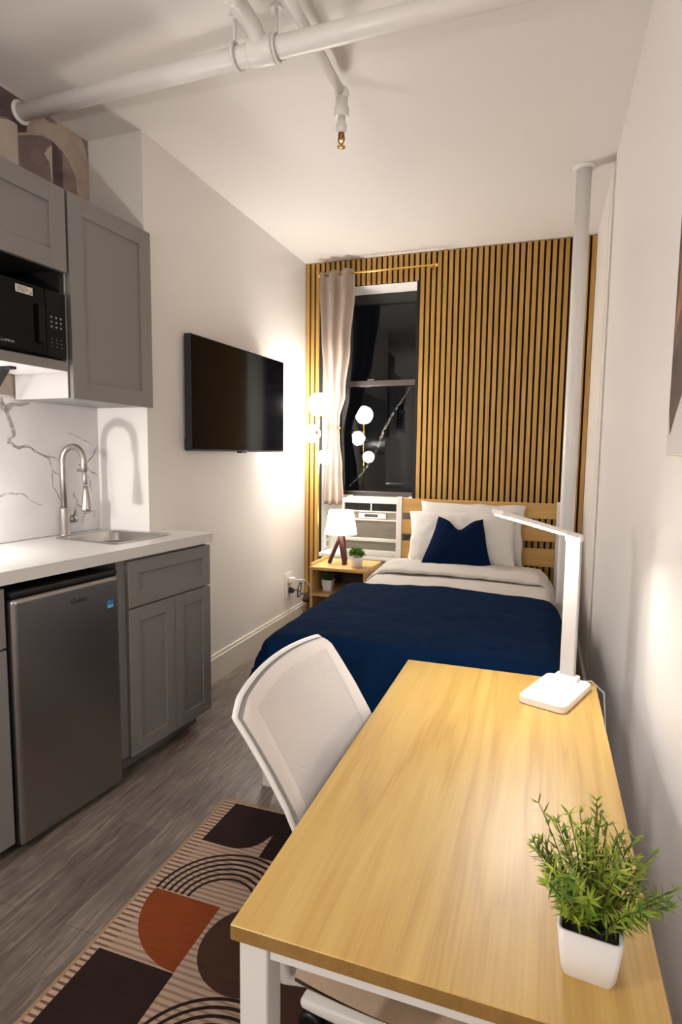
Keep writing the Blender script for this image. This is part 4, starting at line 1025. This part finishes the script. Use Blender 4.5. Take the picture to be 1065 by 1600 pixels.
rp([(-1.08, RY0 + .02), (RX1 - .03, RY0 + .02), (RX1 - .03, 1.900), (-1.075, 1.900)], 5, .0002)
def motif(oy):
    rp([(-1.075, 1.900 + oy), (-.45, 1.900 + oy), (-.45, 1.655 + oy), (-.853, 1.655 + oy), (-.857, 1.775 + oy)] + [(-.857 - .112 * (1 - math.cos(t * PI / 2 / 10)) * 1.0 - .01, 1.765 + oy - .10 * math.sin(t * PI / 2 / 10)) for t in range(1, 11)] + [(-1.083, 1.668 + oy)], 1)
    for k in range(6):
        r = .222 - k * .0225; c_ = (-.868, 1.425 + oy)
        rline(arc(c_, r, PI, 0, 30), 1)
        rline([(c_[0] + r, 1.425 + oy), (c_[0] + r, 1.30 + oy)], 1)
    rp([(-.860, 1.420 + oy), (-1.090, 1.422 + oy)] + arc((-.858, 1.42 + oy), .235, PI + .12, 1.5 * PI - .02, 16) + [(-.860, 1.183 + oy)], 3)
    rp([(-1.097, 1.182 + oy), (-.858, 1.182 + oy), (-.858, .80 + oy), (-1.097, .80 + oy)], 1)
    rp(arc((-.700, 1.320 + oy), .148, 0, 2 * PI, 48)[:-1], 2, .0009)
    rp([(-.607, 1.31 + oy), (-.17, 1.31 + oy), (-.17, .96 + oy), (-.44, .96 + oy), (-.607, 1.20 + oy)], 2, .0004)
    for k in range(6):
        r = .222 - k * .0225; c_ = (-.640, .950 + oy)
        rline(arc(c_, r, PI, 0, 30), 1)
motif(0); motif(-1.13)
tag(rg.obj('rug', [M['rug_base'], M['rug_dark'], M['rug_mid'], M['rug_rust'], M['rug_edge'], M['rug_inner']]), 'brown, rust and cream geometric runner rug on the floor by the desk', 'rug')

# ------------------------------------------------------------------ ceiling pipes, riser, art
sp_ = thing('sprinkler_pipe', 'white painted sprinkler pipe under the ceiling with a brass sprinkler head', 'pipe', (-.95, 1.90, 2.72))
PY, PZ, PR = 1.897, 2.718, .034
B().tube([(kwx(2.0) + .003, 2.0, 2.778), (-1.5, 1.954, 2.752), (-.95, 1.905, 2.724), (-.6, 1.893, 2.717), (XR - .003, 1.878, 2.708)], PR, 24).obj('main_pipe', M['paint_gloss'], sp_, True)
B().lathe([(.047, .003), (.046, .009), (.038, .014)], (kwx(2.0), 2.0, 2.778), 28, 'x').obj('wall_flange', M['paint_gloss'], sp_, True)
b = B(); b.tube([(-.955, PY, PZ), (-.965, PY - .05, PZ + .045), (-.972, PY - .11, PZ + .058), (-.972, PY - .175, PZ + .06), (-.95, PY - .205, PZ + .06), (-.90, PY - .215, PZ + .062), (-.845, PY - .205, PZ + .066), (-.818, PY - .17, PZ + .068)], [.030, .029, .029, .033, .033, .028, .030, .028], 18)
b.lathe([(.042, -.045), (.044, -.04), (.044, .04), (.042, .045)], (-.955, PY, PZ), 24, 'x'); b.sphere((-.972, PY - .19, PZ + .06), .041, 20, 12); b.sphere((-.838, PY - .20, PZ + .066), .038, 20, 12)
b.obj('offset_fitting', M['paint_gloss'], sp_, True)
SX, SY = -.818, 2.312
B().tube([(-.818, PY - .18, 2.788), (-.817, PY, 2.790), (SX, SY - .02, 2.790)], .0185, 18).obj('branch_pipe', M['paint_gloss'], sp_, True)
b = B(); b.sphere((SX, SY, 2.788), .029, 20, 12); b.lathe([(.026, 2.700), (.029, 2.705), (.029, 2.735), (.024, 2.742), (.024, 2.785)], (SX, SY, 0), 20); b.obj('elbow', M['paint_gloss'], sp_, True)
b = B(); b.lathe([(.019, 2.640), (.0215, 2.644), (.0215, 2.672), (.016, 2.680), (.016, 2.705)], (SX, SY, 0), 18); b.obj('drop_pipe', M['paint_gloss'], sp_, True)
sh_ = B(); sh_.lathe([(.013, 2.640), (.013, 2.630), (.008, 2.622), (.008, 2.612)], (SX, SY, 0), 14)
for sg in (-1, 1): sh_.tube([(SX + sg * .010, SY, 2.632), (SX + sg * .013, SY, 2.615), (SX + sg * .004, SY, 2.596)], .0028, 8)
hd = sh_.obj('sprinkler_head', M['bronze'], sp_, True)
b = B(); b.lathe([(.005, 2.600), (.006, 2.594), (.0165, 2.591), (.0165, 2.588), (.004, 2.586)], (SX, SY, 0), 18); b.obj('deflector', M['brass'], hd, True)
for x in (-1.062, -.905):
    b = B(); b.tube([(x, PY + (.012 if x < -1 else .004) + .040 * math.cos(t * 2 * PI / 24), PZ + (.012 if x < -1 else .003) + .040 * math.sin(t * 2 * PI / 24)) for t in range(24)], .0055, 8, closed=True); b.tube([(x, PY, PZ + .040), (x, PY, CZ - .001)], .006, 10); b.lathe([(.020, CZ - .006), (.020, CZ - .001)], (x, PY, 0), 16)
    b.box((x - .010, PY + .036, PZ - .016), (x + .010, PY + .054, PZ - .006), .002, 1)
    b.obj('pipe_hanger', M['paint_gloss'], sp_, True)
rp_ = thing('riser_pipe', 'thick white vertical pipe from floor to ceiling beside the headboard', 'pipe', (.131, 3.36, 0))
B().lathe([(.037, 0), (.037, CZ - .001)], (0, 0, 0), 32).obj('pipe', M['paint_gloss'], rp_)
B().lathe([(.056, CZ - .001), (.056, CZ - .008), (.046, CZ - .014), (.037, CZ - .014)], (0, 0, 0), 32, cap0=False, cap1=False).obj('ceiling_collar', M['paint_gloss'], rp_)

art = thing('wall_art', 'unframed brown and orange canvas print on the right wall above the desk', 'picture', (XR, 1.0, 1.8))
b = B(); b.box((XR - .022, .62, 1.372), (XR - .001, 1.434, 2.20), .001, 1); b.obj('canvas', M['canvas'], art, True)
def ap(poly, d): return ([(XR - .022 - d, y, z) for y, z in poly], [tuple(range(len(poly)))])
b = B(); b.mi = 0; b.faces(*ap([(.625, 1.374), (1.428, 1.374), (1.428, 2.198), (.625, 2.198)], .0004))
b.mi = 1; b.faces(*ap([(1.426, 1.468), (1.404, 1.415), (1.36, 1.455), (1.30, 1.50), (1.15, 1.55), (.625, 1.60), (.625, 2.198), (1.428, 2.198)], .0008))
b.mi = 2
b.faces(*ap([(1.422, 1.62), (1.40, 1.70), (1.40, 1.80), (1.37, 1.86), (1.20, 1.85), (1.20, 1.72), (1.36, 1.68)], .0012)); b.faces(*ap(arc((1.24, 1.53), .075, 0, 2 * PI, 20)[:-1], .0012))
b.obj('print', [M['art_grey'], M['art_brown'], M['art_orange']], art, True)
